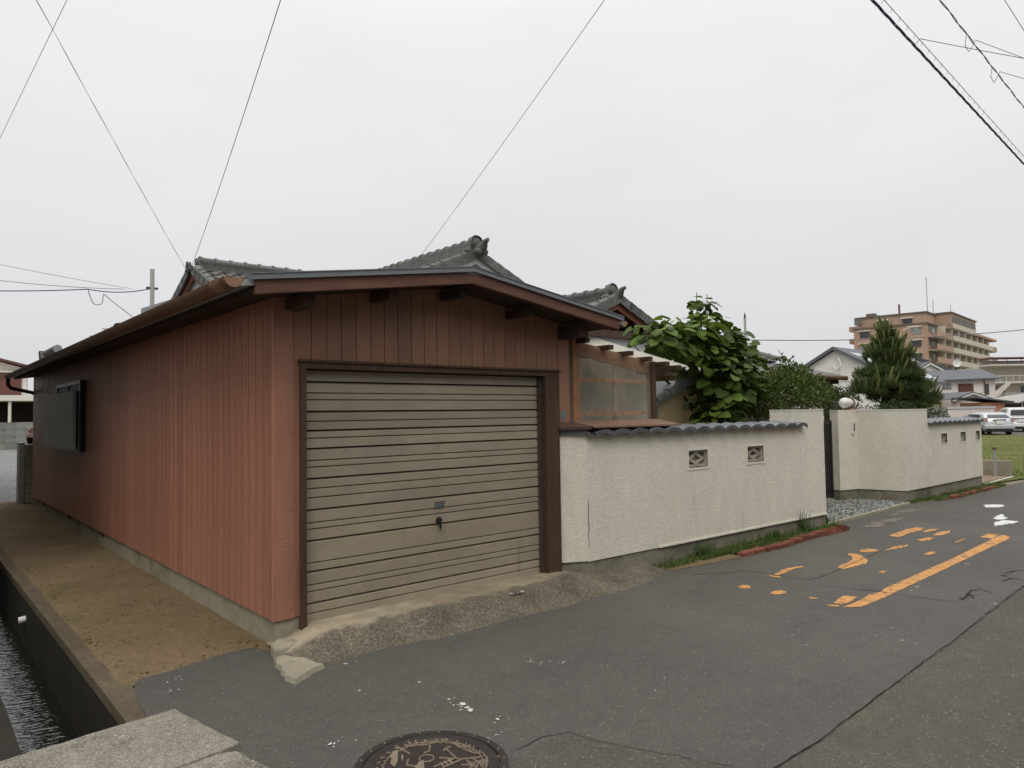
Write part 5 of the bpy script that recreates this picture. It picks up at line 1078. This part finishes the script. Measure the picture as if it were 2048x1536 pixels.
for k, t_ in enumerate((9.6, 8.9, 8.1, 7.4, 4.6, 3.9, 3.3, 2.6, 2.0)):
    F = lambda s, o_, zz: P(-o_, s, zz)
    if k in (2, 3, 4): h_ = .5
    else: h_ = 1.0
    lbox(F, t_-.28, t_-.16, 0, .12, 20.0, 20.0+h_, b); lbox(F, t_+.12, t_+.24, 0, .12, 20.0+(.4 if k % 2 else 0), 20.0+h_, b); lbox(F, t_-.16, t_+.12, 0, .12, 20.0+h_-.15, 20.0+h_, b)
    if k % 2: lbox(F, t_-.16, t_+.12, 0, .12, 20.4, 20.52, b)
b.build('sign_letters', 'pale_trim', ap_)
for s, t_, h_, r in ((12, 2.5, 9, .06), (24, 4, 5, .06), (38, 3, 5, .05)): MB().tube([P(s, t_, 24.9), P(s, t_, 24.9+h_)], r, 6).build('antenna_mast', 'pole_dark', ap_)
MB().tube([P(9, 8, 24.9), P(9, 8, 27.6)], .25, 8).build('flue', 'plum_trim', ap_); lbox(P, 6.5, 8.5, 13, 15, 24.9, 25.7).build('roof_unit', 'apt_trim', ap_)
# ---------------------------------------------------------------- white gabled house
wh = thing('white_house', 'white gabled two-storey house with dark verge behind the pine', 'house', (57.8, 22.6, 0))
P = lframe((57.8, 22.6, 0), 88)
b = MB(); pts = [(-4.8, 0), (4.8, 0), (4.8, 3.9), (0, 6.6), (-4.8, 3.9)]
b.prism(pts, lambda p: P(0, p[0], p[1]), lambda p: P(10, p[0], p[1])); b.build('wall', 'white_wall', wh)
lgable(P, .1, 10, -4.8, 4.8, 3.95, 6.65, .28, .5).build('roof', 'slate_roof', wh)
b = MB(); k = 2.7/4.8; b.add([P(.6, -1, 6.98-k), P(9.6, -1, 6.98-k), P(9.6, -4.9, 6.98-k*4.9), P(.6, -4.9, 6.98-k*4.9)], [(0, 1, 2, 3)]); so = b.build('solar_panel', 'solar', wh)
lbox(P, -.06, -.01, -4.8, 4.8, 4.0, 4.1).build('string_course', 'pale_trim', wh)
MB().tube([P(-.1, -.3, 6.0), P(-.25, -.5, 5.7), P(-.25, -.6, 5.3), P(-.25, -.2, 5.0), P(-.25, .1, 5.3)], .07, 6).build('gable_ornament', 'pale_trim', wh)
F = lambda s, o_, zz: P(-o_, s, zz)
lwindow(wh, P, F, .2, 2.9, .7, 1.0, 'glass_dark', 'brown_shutter'); lwindow(wh, P, F, .15, 1.5, .7, 1.5, 'glass_pale', 'galv')
lbox(P, 3, 12, 4.8, 10, 0, 3.9).build('wing_wall', 'white_wall', wh); lgable(lambda s, t, z: P(-t+16, s, z), 3, 11, 4, 13, 3.9, 5.9, .2, .4).build('wing_roof', 'slate_roof', wh)
b = MB()
b.build('x', 'pole_dark') if False else None
MB().tube([P(9, 9, 5.8), P(9, 9, 7.2)], .04, 5).build('antenna', 'pole_dark', wh)
# ---------------------------------------------------------------- cream house with solar roof
ch = thing('cream_house', 'cream two-storey house with grey tiled roof and brown shutters', 'house', (86, 24.5, 0))
P = lframe((85.6, 24.9, 0), 130.9)       # s runs to the right in view, t towards the back is positive
lbox(P, 0, 7.4, 0, 6, 0, 4.9).build('wall', 'cream_wall', ch)
b = MB(); b.add([P(-.4, -.6, 4.75), P(7.7, -.6, 4.95), P(7.9, 3, 6.1), P(.5, 3, 6.0), P(7.7, 6.6, 4.9), P(-.4, 6.6, 4.8), P(-.4, -.6, 4.62), P(7.7, -.6, 4.82)], [(0, 1, 2, 3), (3, 2, 4, 5), (0, 6, 7, 1), (1, 7, 4, 2), (0, 3, 5)]); b.build('roof', 'slate_roof', ch)
for (s0, t0, zt, hw) in ((2.1, 7.0, 7.5, 3.2), (2.7, 4.5, 6.85, 3.0)):
    b = MB(); b.prism([(-hw, zt-1.75), (hw, zt-1.75), (0, zt)], lambda p: P(s0+p[0], t0, p[1]), lambda p: P(s0+p[0], t0+4, p[1])); b.build('gable', 'cream_wall', ch)
    for sg in (-1, 1):
        b = MB(); b.prism([(0, zt-.02), (sg*(hw+.4), zt-.02-(hw+.4)*.55), (sg*(hw+.4), zt+.2-(hw+.4)*.55), (0, zt+.22)], lambda p: P(s0+p[0], t0-.35, p[1]), lambda p: P(s0+p[0], t0-.1, p[1])); b.build('bargeboard', 'pale_trim', ch)
        b = MB(); b.prism([(0, zt+.2), (sg*(hw+.5), zt+.2-(hw+.5)*.55), (sg*(hw+.5), zt+.3-(hw+.5)*.55), (0, zt+.32)], lambda p: P(s0+p[0], t0-.4, p[1]), lambda p: P(s0+p[0], t0+6, p[1])); b.build('gable_roof', 'slate_roof', ch)
b = MB(); b.add([P(2.8, 6.2, 7.75), P(7.9, 6.9, 6.1), P(7.6, 9.5, 6.2), P(2.6, 9.2, 7.85)], [(0, 1, 2, 3)]); b.build('solar_panel', 'solar', ch)
F = lambda s, o_, zz: P(s, -o_, zz)
lwindow(ch, P, F, 2.0, 4.05, .75, .5, 'glass_pale', 'brown_shutter'); lbox(F, 3.25, 4.85, 0, .1, 3.3, 4.35).build('shutter_box', 'brown_shutter', ch); lbox(F, 4.95, 5.95, 0, .08, 3.25, 4.3).build('shutter_panel', 'cream_wall', ch); lbox(F, 6.25, 6.65, 0, .06, 3.1, 4.3).build('window', 'glass_dark', ch)
MB().tube([P(6.05, -.15, 4.7), P(6.15, -.15, 4.3), P(6.15, -.15, 0)], .05, 6).build('downpipe', 'brown_shutter', ch)
b = MB(); b.lathe([(0, 0), (.35, .06), (.5, .18)], (0, 0, 0), 14); b.v = [P(5.6+x, 4-z, 6.95+y) for x, y, z in b.v]; b.build('satellite_dish', 'plastic_white', ch); MB().tube([P(5.6, 4, 6.0), P(5.6, 4, 6.9)], .04, 5).build('dish_pole', 'pole_dark', ch)
# ---------------------------------------------------------------- pink shed, orange shed, boundary wall
sh_ = thing('pink_shed', 'pale pink gabled shed in front of the cream house', 'shed', (73, 17.3, 0))
P = lframe((73.3, 17.2, 0), 130.9)
b = MB(); b.prism([(-2, 0), (2.0, 0), (2.0, 2.3), (0, 3.0), (-2, 2.3)], lambda p: P(p[0], 0, p[1]), lambda p: P(p[0], 5, p[1])); b.build('wall', 'pink_wall', sh_)
for sg, e_ in ((-1, 1.9), (1, 2.7)):
    b = MB(); b.prism([(0, 3.0), (sg*e_, 3.0-e_*.36), (sg*e_, 3.12-e_*.36), (0, 3.12)], lambda p: P(p[0], -.3, p[1]), lambda p: P(p[0], 5.2, p[1])); b.build('roof', 'slate_roof', sh_)
    b = MB(); b.prism([(0, 2.9), (sg*e_, 2.9-e_*.36), (sg*e_, 2.99-e_*.36), (0, 2.99)], lambda p: P(p[0], -.32, p[1]), lambda p: P(p[0], -.26, p[1])); b.build('verge_trim', 'pale_trim', sh_)
os__ = thing('orange_shed', 'small orange-walled shed with a dark flat roof behind the boundary wall', 'shed', (69.6, 15, 0))
P = lframe((69.6, 15.1, 0), 130.9); lbox(P, -.3, 1.7, 0, 3, 0, 2.05).build('wall', 'orange_wall', os__)
b = MB(); b.prism([(-.9, 2.45), (2.3, 2.02), (2.3, 2.14), (-.9, 2.57)], lambda p: P(p[0], -.4, p[1]), lambda p: P(p[0], 3.3, p[1])); b.build('roof', 'slate_roof', os__)
bw = thing('boundary_wall', 'pale pink boundary wall with green-grey cap beside the parked car', 'wall', (60.5, 13.6, 0))
P = lframe((59.37, 14.75, 0), 130.9); lbox(P, 0, 3.6, 0, .2, -.1, 1.55).build('wall_face', 'pink_wall', bw); lbox(P, -.05, 3.65, -.06, .26, 1.55, 1.72).build('cap', 'gable_grey', bw)
gw_ = tag(lbox(lframe((57.5, 16.4, 0), 130.9), -2.0, 2.6, 0, .2, -.1, 1.7).build('block_wall', 'block'), 'grey block wall behind the pine, left of the pink boundary wall', 'wall')
yb = thing('yellow_bush', 'yellow-green bush poking above the grey block wall', 'bush', (60.5, 17, 0)); leafy(yb, [((61.0, 16.2, 1.9), (.55, .5, .4), 500), ((60.6, 16.6, 2.3), (.25, .25, .35), 120)], 'yellow_leaf', .03, .2, 15, .4)
tr2 = thing('neighbour_house', 'plain white house wall partly hidden behind the pine', 'house', (72, 26, 0)); P = lframe((70.5, 23.8, 0), 130.9); lbox(P, 0, 5.4, 0, 6, 0, 4.2).build('wall', 'white_wall', tr2); lgable(P, 0, 5.4, 0, 6, 4.2, 5.2, .15, .3).build('roof', 'metal_roof', tr2); lbox(P, 1.2, 3.0, -.05, 0, 1.6, 2.4).build('window', 'glass_pale', tr2)
# ---------------------------------------------------------------- gallery-access flats at the right edge
ga = thing('gallery_flats', 'beige walk-up flats with railed galleries and outside stairs at the right edge', 'apartment building', (127, 28.5, 0))
P = lframe((125.8, 29.6, 0), 130.9); lbox(P, 0, 22, 3, 12, 0, 8.0).build('wall', 'gallery_wall', ga)
for k in range(3):
    z = .3+2.7*k; lbox(P, -.3, 22, 0, 3, z+2.35, z+2.6).build('gallery_slab', 'gallery_wall', ga)
    if k < 2:
        for s in (2.2, 6.4, 10): 
            q = lbox(P, s, s+1.6, 2.9, 3, z+.8, z+1.9).build('window', 'glass_dark', ga); lbox(P, s+.75, s+.85, 2.86, 2.9, z+.8, z+1.9).build('window_frame', 'pale_trim', q)
        for kk in range(12): MB().tube([P(.2+kk*1.0, .1, z+2.6), P(.2+kk*1.0, .1, z+3.5)], .03, 5).build('baluster', 'gallery_rail', ga)
        MB().tube([P(0, .1, z+3.5), P(12, .1, z+3.5)], .035, 5).build('handrail', 'gallery_rail', ga)
        b = MB(); b.prism([(-.2, z+.2), (.5, z+.2), (3.0, z+2.6), (2.2, z+2.6)], lambda p: P(p[0], -.2, p[1]), lambda p: P(p[0], .6, p[1])); b.build('stair_flight', 'gallery_wall', ga)
lbox(P, -.5, 22, -.3, 3, 9.2, 9.35).build('canopy', 'plum_trim', ga)
for kk in range(6): MB().tube([P(.2+kk*2.2, .1, 8.0), P(.2+kk*2.2, .1, 9.2)], .045, 5).build('canopy_post', 'plum_trim', ga)
lbox(P, -.2, 20, 2.9, 3.0, 8.0, 9.0).build('parapet', 'white_wall', ga)
# carport at the right edge
cp = thing('carport', 'curved-roof carport at the right edge behind the white car', 'carport', (72, 10, 0)); P = lframe((71, 13.0, 0), 130.9)
b = MB(); arc = [(0, 1.95), (1.2, 2.35), (2.6, 2.65), (4.2, 2.8), (6, 2.8)]; b.prism(arc+[(x, z+.08) for x, z in arc[::-1]], lambda p: P(p[0], 0, p[1]), lambda p: P(p[0], 5, p[1])); b.build('roof', 'pole_concrete', cp)
for s in (.45, 5.5): MB().tube([P(s, .2, 0), P(s, .2, 2.0)], .05, 6).build('post', 'pole_concrete', cp)
lbox(P, .3, 6, 4.9, 5, 0, 2.0).build('back_panel', 'apt_trim', cp)
gs = thing('garage_hedge', 'dark green hedge under the curved carport', 'hedge', (74, 10, 0)); leafy(gs, [((74.2, 10.6, 1.0), (.9, .9, .8), 500)], 'leaf_topiary', .05, .2, 19, .5)
# ---------------------------------------------------------------- lawn, lot, low wall, post
struct(MB().add([(15.5, .0, .0), (46.5, -3.5, .0), (46.5, 16, .0), (17.8, 8.5, .0), (17.85, .75, .0), (15.5, .6, 0)], [(0, 1, 2, 3, 4, 5)]).build('lawn', 'lawn'))
struct(MB().add([(46.5, -20, -.005), (120, -20, -.005), (120, 40, -.005), (46.5, 40, -.005)], [(0, 1, 2, 3)]).build('car_park', 'asphalt'))
rg = random.Random(41); sp = []
for k in range(14000):
    t = rg.random()**1.7; x = 17.9+28*t; y = -3+rg.random()*(3+x*.28); sp.append((x, y, 0, .025+.02*rg.random()))
grass_blades('lawn_grass', sp, 'grass', .7, 1.3, .008, 5)
lw = tag(MB().prism_z([(17.62, .78), (17.72, .14), (17.84, .16), (17.74, .80)], -.1, .36).build('low_wall', 'concrete', None, False, .01), 'low concrete wall stub in front of the lawn', 'wall')
pt = thing('boundary_post', 'thin grey post with rusty cap by the low concrete wall', 'post', (17.45, .40, 0)); MB().tube([(17.45, .40, 0), (17.45, .40, .62)], .032, 10).build('pipe', 'galv', pt, 50); MB().lathe([(0, .68), (.04, .67), (.042, .62), (0, .62)], (17.45, .40, 0), 12).build('cap', 'rust', pt)
struct(MB().add([(15.3, .05, .006), (15.45, .02, .006), (17.65, .07, .006), (17.6, .13, .006)], [(0, 1, 2, 3)]).build('kerb_line', 'white_paint'))
struct(MB().add([(15.35, .14, .004), (17.6, .16, .004), (17.55, .75, .004), (15.6, .5, .004)], [(0, 1, 2, 3)]).build('brick_paving', 'paving_red'))
# ---------------------------------------------------------------- cars
def car(label, loc, heading, paint, L_=3.9, Wd=1.69, H=1.5, van=False):
    t = thing('parked_car', label, 'car', loc); P0 = lframe(loc, heading)
    P = lambda s, tt, z: P0(s, tt, z)
    # side profile from rear (s=0) to front, (s, z_belt lower, roof)
    prof = [(0.0, .42, .62), (.02, .30, .95), (.10, .24, 1.02), (.45, .2, 1.05), (1.2, .2, 1.0), (2.4, .2, .98), (3.0, .2, .95), (3.55, .22, .80), (3.86, .3, .62), (L_, .42, .55)]
    b = MB(); n = 9; vs = []
    for s, z0, z1 in prof:
        w_ = Wd/2*(1-.10*max(0, (abs(s-L_/2)/(L_/2))**4)); zm = (z0+z1)/2
        ring = [(-w_*.86, z0), (-w_*.98, z0+.1), (-w_, zm), (-w_*.97, z1-.05), (-w_*.86, z1), (w_*.86, z1), (w_*.97, z1-.05), (w_, zm), (w_*.98, z0+.1), (w_*.86, z0)]
        vs += [P(s, y, z) for y, z in ring]
    m_ = 10; fs = [(i*m_+j, (i+1)*m_+j, (i+1)*m_+(j+1) % m_, i*m_+(j+1) % m_) for i in range(len(prof)-1) for j in range(m_)]+[tuple(range(m_)), tuple(range((len(prof)-1)*m_, len(prof)*m_))]
    b.add(vs, fs); bd_ = b.build('body', paint, t, 50)
    # cabin
    cab = [(.08, 1.0, 1.03), (.42, 1.0, H-.10), (.85, 1.0, H-.01), (1.6, 1.0, H), (2.25, 1.0, H-.05), (2.6, 1.0, H-.18), (3.25, .95, .99)] if not van else [(.05, 1.0, 1.05), (.2, 1.0, H-.08), (.6, 1., H), (1.8, 1., H), (2.5, 1., H-.05), (2.9, 1., H-.25), (3.4, .95, 1.0)]
    b = MB(); vs = []
    for s, z0, z1 in cab:
        f = (z1-1.0)/(H-1.0); w0 = Wd/2*.93; w1 = Wd/2*(.93-.17*f); vs += [P(s, -w0, z0), P(s, -w1, z1-.03*f), P(s, -w1*.85, z1), P(s, w1*.85, z1), P(s, w1, z1-.03*f), P(s, w0, z0)]
    fs = [(i*6+j, (i+1)*6+j, (i+1)*6+j+1, i*6+j+1) for i in range(len(cab)-1) for j in range(5)]; b.add(vs, fs+[tuple(range(6))]); b.build('cabin', paint, t, 50)
    zt = H-.14; s0, z0, s1, z1 = (.10, 1.06, .40, zt) if not van else (.07, 1.1, .2, zt-.02)
    b = MB(); o = .035; b.add([P(s0-o, -.58, z0), P(s0-o, .58, z0), P(s1-o, .50, z1), P(s1-o, -.50, z1), P(s0+.03, -.58, z0), P(s0+.03, .58, z0), P(s1+.03, .50, z1), P(s1+.03, -.50, z1)], [(0,1,2,3),(0,4,5,1),(1,5,6,2),(2,6,7,3),(3,7,4,0)]); b.build('rear_window', 'car_glass', t)
    for sg in (-1, 1):
        w0, w1 = Wd/2*.935+.012, Wd/2*.80+.014
        for pp in ([(.62, 1.05), (1.45, 1.03), (1.45, H-.12), (.78, H-.14)], [(1.52, 1.03), (2.75, 1.0), (2.2, H-.14), (1.52, H-.12)]):
            b = MB(); q = [P(s, sg*(w0+(w1-w0)*((z-1)/(H-1))), z) for s, z in pp]; q2 = [P(s, sg*(w0-.03+(w1-w0)*((z-1)/(H-1))), z) for s, z in pp]; b.add(q+q2, [(0,1,2,3),(0,4,5,1),(1,5,6,2),(2,6,7,3),(3,7,4,0)]); b.build('side_window', 'car_glass', t)
        lbox(P, -.02, .25, sg*.62, sg*.83, .80, 1.02).build('tail_light', 'lamp_red', t)
        lbox(P, 2.35, 2.5, sg*.84, sg*1.0, 1.0, 1.13).build('mirror', paint, t)
        for s in (.62, 3.12):
            b = MB(); b.lathe([(.0, -.1), (.2, -.1), (.29, -.08), (.29, .08), (.2, .1), (0, .1)], (0, 0, 0), 18); b.v = [P(s+x, sg*.72+z, .29+y) for x, y, z in b.v]; wl = b.build('wheel', 'tyre', t, 40)
            b = MB(); b.lathe([(0, .11), (.19, .105)], (0, 0, 0), 14); b.v = [P(s+x, sg*(.72+z), .29+y) for x, y, z in b.v]; b.build('rim', 'rim', wl)
    lbox(P, -.05, .12, -.80, .80, .36, .62).build('bumper', paint, t, False, .05); lbox(P, -.03, .2, -.7, .7, .2, .34).build('bumper_skirt', 'tyre', t)
    lbox(P, -.075, -.045, -.2, .2, .68, .86).build('number_plate', 'plate_white', t); lbox(P, -.06, .02, -.35, .35, .9, .94).build('garnish', 'rim', t)
    return t
car('silver hatchback parked tail-on past the lawn', (47.2, 8.15, -.02), 52, 'car_silver', H=1.36)
car('white car half hidden behind the silver hatchback', (53.5, 8.6, -.02), 66, 'car_white', H=1.62, van=True)
# ---------------------------------------------------------------- left background
lh = thing('cream_house', 'beige house with brown shutter and dark carport at the far left', 'house', (3, 53, 0))
P = lframe((-1.0, 52.0, 0), 97)
b = MB(); b.prism([(-3, 0), (5.6, 0), (5.6, 5.2), (2.0, 6.3), (-3, 4.8)], lambda p: P(p[0], 2, p[1]), lambda p: P(p[0], 9, p[1])); b.build('wall', 'cream_wall', lh)
for q in ([(2.0, 6.3), (6.9, 4.95), (6.9, 5.1), (2.0, 6.45)], [(2.0, 6.3), (-3.6, 4.6), (-3.6, 4.75), (2.0, 6.45)]):
    b = MB(); b.prism(q, lambda p: P(p[0], 1.4, p[1]), lambda p: P(p[0], 9.5, p[1])); b.build('roof', 'brown_shutter', lh)
lbox(P, 2.2, 5.3, 1.9, 2.0, 3.4, 4.95).build('shutter_box', 'brown_shutter', lh); lbox(P, 2.1, 5.45, 1.85, 2, 4.95, 5.05).build('shutter_hood', 'pale_trim', lh)
lbox(P, 2.0, 8.5, -2, 1.9, 2.95, 3.3).build('carport_roof', 'pale_trim', lh); lbox(P, 1.0, 9.0, 1.7, 1.85, 0, 2.95).build('carport_shade_sheet', 'core', lh)  # near-black sheet painted as the shade inside the carport
for s in (4.75, 8.2): MB().tube([P(s, -1.8, 0), P(s, -1.8, 2.95)], .09, 6).build('carport_post', 'pale_trim', lh)
sl = thing('white_house', 'white outbuilding behind the beige house at the far left', 'house', (9, 58, 0)); lbox(P, 6.2, 10, 6, 10, 0, 4.0).build('wall', 'white_wall', sl); lbox(P, 6, 10.2, 5.8, 10.2, 4.0, 4.25).build('roof', 'slate_roof', sl)
gm = thing('garden_machine', 'white wheeled machine in the dark carport at the far left', 'machine', (5, 50, 0)); MB().tube([P(6.4, -.5, 1.5), P(6.5, -.5, 1.9), P(7.6, -.5, 1.9)], .04, 6).build('handle', 'plastic_white', gm); b = MB(); b.lathe([(0, -.1), (.25, -.1), (.25, .1), (0, .1)], P(7.7, -.5, 1.75), 12, 'y'); b.build('drum', 'plastic_white', gm); lbox(P, 6.4, 7.8, -.8, -.2, 0, 1.2).build('base', 'galv', gm)
cbw = thing('block_wall', 'grey concrete-block wall across the gravel lot at the far left', 'wall', (3, 46, 0)); P = lframe((-2.0, 46.9, 0), 97)
bme = lbox(lambda s, t, z: (s, t, z), .005, .995, 0, .15, .005, .39).mesh('block'); bme.materials.append(MATS['block'])
a_ = Vector((math.sin(R(97)), math.cos(R(97)), 0)); b_ = Vector((-a_.y, a_.x, 0))
for r in range(4):
    for c in range(12): piece('block', bme, cbw, frame(P(c+(.5 if r % 2 else 0), 0, r*.4), a_, b_, (0, 0, 1)))
lbox(P, 0, 12.5, .02, .13, 0, 1.6).build('mortar_core', 'plinth', cbw)
# block pier at the garage's far corner with a flower pot
bp_ = thing('block_pier', 'stacked concrete-block pier at the far end of the garage', 'pier', (-.05, 12.2, 0))
for r in range(6): MB().box(-.06, .30, 11.75, 12.15, .03+r*.19, .21+r*.19).build('block', 'concrete', bp_, False, .006)
MB().box(-.15, -.07, 11.95, 12.3, .0, 1.2).build('edge_post', 'galv', bp_)
fp = thing('flower_pot', 'small dark pot with an orange flower on the block pier', 'flower pot', (.06, 11.9, 1.17)); MB().lathe([(0, 0), (.08, 0), (.11, .13), (.09, .13), (0, .12)], (.06, 11.9, 1.17), 14).build('pot', 'canal_concrete', fp, 40); leafy(fp, [((.06, 11.9, 1.38), (.07, .07, .09), 40)], 'flower', .02, .06, 23, .3)
# ---------------------------------------------------------------- poles and wires
def pole(label, x, y, h, r, arms=()):
    t = thing('utility_pole', label, 'utility pole', (x, y, 0)); MB().tube([(x, y, 0), (x, y, h)], [r*1.15, r], 14).build('shaft', 'pole_concrete', t, 60)
    for z in arms: MB().box(x-r*2.6, x+r*2.6, y-.06, y+.06, z-.08, z+.08).build('clamp', 'pole_dark', t)
    return t
pole('grey concrete pole rising behind the garage roof at the left', 12.07, 51.2, 12.6, .15, (11.2,))
t = pole('thin distant pole with a dark cap above the broadleaf tree', 69.9, 38.1, 12.0, .13, (9.6,)); MB().lathe([(0, 12.7), (.1, 12.4), (.13, 12.0), (0, 12.0)], (69.9, 38.1, 0), 10).build('cap', 'pole_dark', t)
def wire(label, pts, r, sag=0, mt='cable', twist=0, n=40):
    """cable through points; each span sags by `sag`"""
    path = []
    for a, b in zip(pts, pts[1:]):
        a = Vector(a); b = Vector(b)
        for k in range(n): t = k/n; p = a.lerp(b, t); p.z -= sag*4*t*(1-t); path.append(p)
    path.append(Vector(pts[-1])); m = MB()
    if twist:
        for ph in (0, 2.1, 4.2)[:twist]:
            q = []
            L_ = sum((path[i+1]-path[i]).length for i in range(len(path)-1)); N_ = int(L_/.045)
            for i in range(N_+1):
                u = i/N_*(len(path)-1); k = min(int(u), len(path)-2); p = path[k].lerp(path[k+1], u-k); d = (path[k+1]-path[k]).normalized(); x = d.orthogonal().normalized(); y = d.cross(x); th = i*.16+ph; q.append(p+(x*math.cos(th)+y*math.sin(th))*r*1.0)
            m.tube(q, r*.75, 5, False)
    else: m.tube(path, r, 6, False)
    return tag(m.build('overhead_wire', mt, None, True), label, 'wire', 'overhead wires')
def ext(a, b, k):
    a = Vector(a); b = Vector(b); return tuple(a+(b-a)*k)
wire('twisted service cable from the left gable to the upper left', [(2.05, 8.92, 4.32), ext((2.05, 8.92, 4.32), (-.91, 3.83, 6.03), 2.6)], .0028, .12, 'cable_thin', 2)
wire('purple-black cable rising from the left gable to the top edge', [(2.07, 8.9, 4.29), ext((2.07, 8.9, 4.29), (.56, 1.27, 5.52), 1.9)], .0038, .22)
wire('thin wire crossing the top left corner of the sky', [ext((-.63, 10.84, 6.79), (-.45, 5.37, 6.91), -9), ext((-.63, 10.84, 6.79), (-.45, 5.37, 6.91), 2.2)], .0036, 0, 'cable_thin')
wire('thin straight wire rising from the main ridge to the top edge', [(5.0, 6.05, 4.2), ext((5.02, 6.08, 4.34), (3.1, -.28, 5.65), 1.8)], .0032, .1, 'cable_thin')
wire('thick twisted cable along the street at the upper right', [(-6, -2.5, 6.3), (5.87, -1.8, 6.0), (13.38, -1.36, 6.0), (30, -.4, 6.4)], .0095, .0, 'cable', 3, 60)
wire('thin messenger wire above the thick street cable', [(-6, -2.53, 6.42), (5.87, -1.83, 6.10), (13.38, -1.40, 6.08), (30, -.45, 6.5)], .004, 0, 'cable_thin')
b = MB()
for k in range(34):
    x = 5.6+k*.27
    if x < 30: y = -1.8+(x-5.87)*.0586; b.tube([(x, y-.03, 6.115), (x+.012, y-.005, 6.07)], .0025, 4); b.tube([(x+.05, y+.005, 6.0), (x+.09, y+.005, 5.972), (x+.13, y+.005, 6.0)], .0018, 4)
b.build('cable_hangers', 'cable_thin', None, kind='stuff')
wire('second cable at the upper right with drop loops', [(-6, -2.9, 6.2), (6.44, -2.27, 6.0), (10.47, -2.06, 6.0), (24, -1.4, 6.3)], .006, 0, 'cable', 2)
for i, (x, y) in enumerate(((7.45, -2.22), (8.62, -2.16))):
    q = ((8.68, -2.49, 6.0), (9.28, -2.35, 5.97))[i]; e_ = ext((x+.2, y-.03, 5.98), q, 5)
    wire(('upper', 'lower')[i]+' service drop loop hanging from the second cable at the upper right', [(x, y, 6.0), (x-.04, y+.01, 5.86), (x+.1, y+.01, 5.82), (x+.2, y-.03, 5.98), e_], .0035, .01, 'cable_thin', 0, 8)
wire('thin service drop leaving the thick street cable to the right', [(7.1, -1.73, 6.0), (7.2, -1.8, 6.03), ext((7.2, -1.8, 6.03), (8.68, -2.49, 6.03), 4)], .004, .05, 'cable_thin')
wire('faint wire at the extreme upper right corner', [(2, -2.9, 6), (6.99, -2.72, 6.0), (9.5, -2.6, 6.0)], .0035, 0, 'cable_thin')
wire('distant wire from the thin pole towards the apartment block', [(69.9, 38.1, 9.6), (110, 12, 12.2)], .05, .9, 'cable_thin')
PL = (12.07, 51.2, 11.2)
wire('distant wire from the left pole sagging to the left edge', [PL, (8.2, 52.4, 10.9), (-4, 55, 10.3)], .035, .25, 'cable')
wire('second distant wire fanning left from the left pole', [(10.4, 51.8, 11.05), (-4, 54, 11.8)], .02, .4, 'cable_thin')
wire('third distant wire fanning to the upper left from the left pole', [(10.8, 51.6, 11.1), (-4, 54, 13.4)], .015, .2, 'cable_thin')
wire('looped service drop descending behind the garage roof from the left wires', [(8.2, 52.4, 10.9), (8.5, 52.2, 9.9), (9.0, 52.0, 9.9), (9.1, 52, 10.6), (12, 50.5, 8.0)], .03, .1, 'cable_thin', 0, 8)

# ---------------------------------------------------------------- unseen houses added across street and canal to block low sky
def plain_house(name, label, x0, x1, y0, y1, h, hr, alongx, mt, rm):
    t = thing(name, label, 'house', ((x0+x1)/2, (y0+y1)/2, 0)); MB().box(x0, x1, y0, y1, 0, h).build('wall', mt, t)
    Q = (lambda s, u, z: (s, u, z)) if alongx else (lambda s, u, z: (u, s, z))
    a = (x0, x1, y0, y1) if alongx else (y0, y1, x0, x1)
    lgable(Q, a[0], a[1], a[2], a[3], h, hr, .15, .6).build('roof', rm, t)
    b = MB(); tm = (a[2]+a[3])/2; b.prism([(a[2], h), (a[3], h), (tm, hr)], lambda p: Q(a[0]+.02, p[0], p[1]), lambda p: Q(a[1]-.02, p[0], p[1])); b.build('gable_wall', mt, t)
    F = (lambda s, o, z: Q(s, a[3]+o, z))
    for s in np.linspace(a[0]+1.5, a[1]-1.5, max(2, int((a[1]-a[0])/3))):
        for z in ((1.5, 4.2) if h > 4.5 else (1.5,)): lwindow(t, None, F, float(s), z, 1.5, 1.1, 'glass_dark', 'galv')
    return t
plain_house('unseen_street_house', 'unseen brown house added behind the viewer to block low sky', -14, -3.2, -19, -10.2, 5.6, 7.4, True, 'house_brown', 'slate_roof')
plain_house('unseen_street_house', 'unseen grey house added across the street to block low sky', -1.5, 8.5, -19, -10.0, 5.8, 7.6, True, 'house_grey', 'slate_roof')
plain_house('unseen_street_house', 'unseen brown house added opposite the far wall to block low sky', 10.5, 22, -19, -10.2, 5.5, 7.2, True, 'house_brown', 'slate_roof')
plain_house('unseen_canal_house', 'unseen dark house added across the canal to darken the garage side', -9.5, -2.15, 3.4, 19, 5.4, 7.0, False, 'house_dark', 'slate_roof')
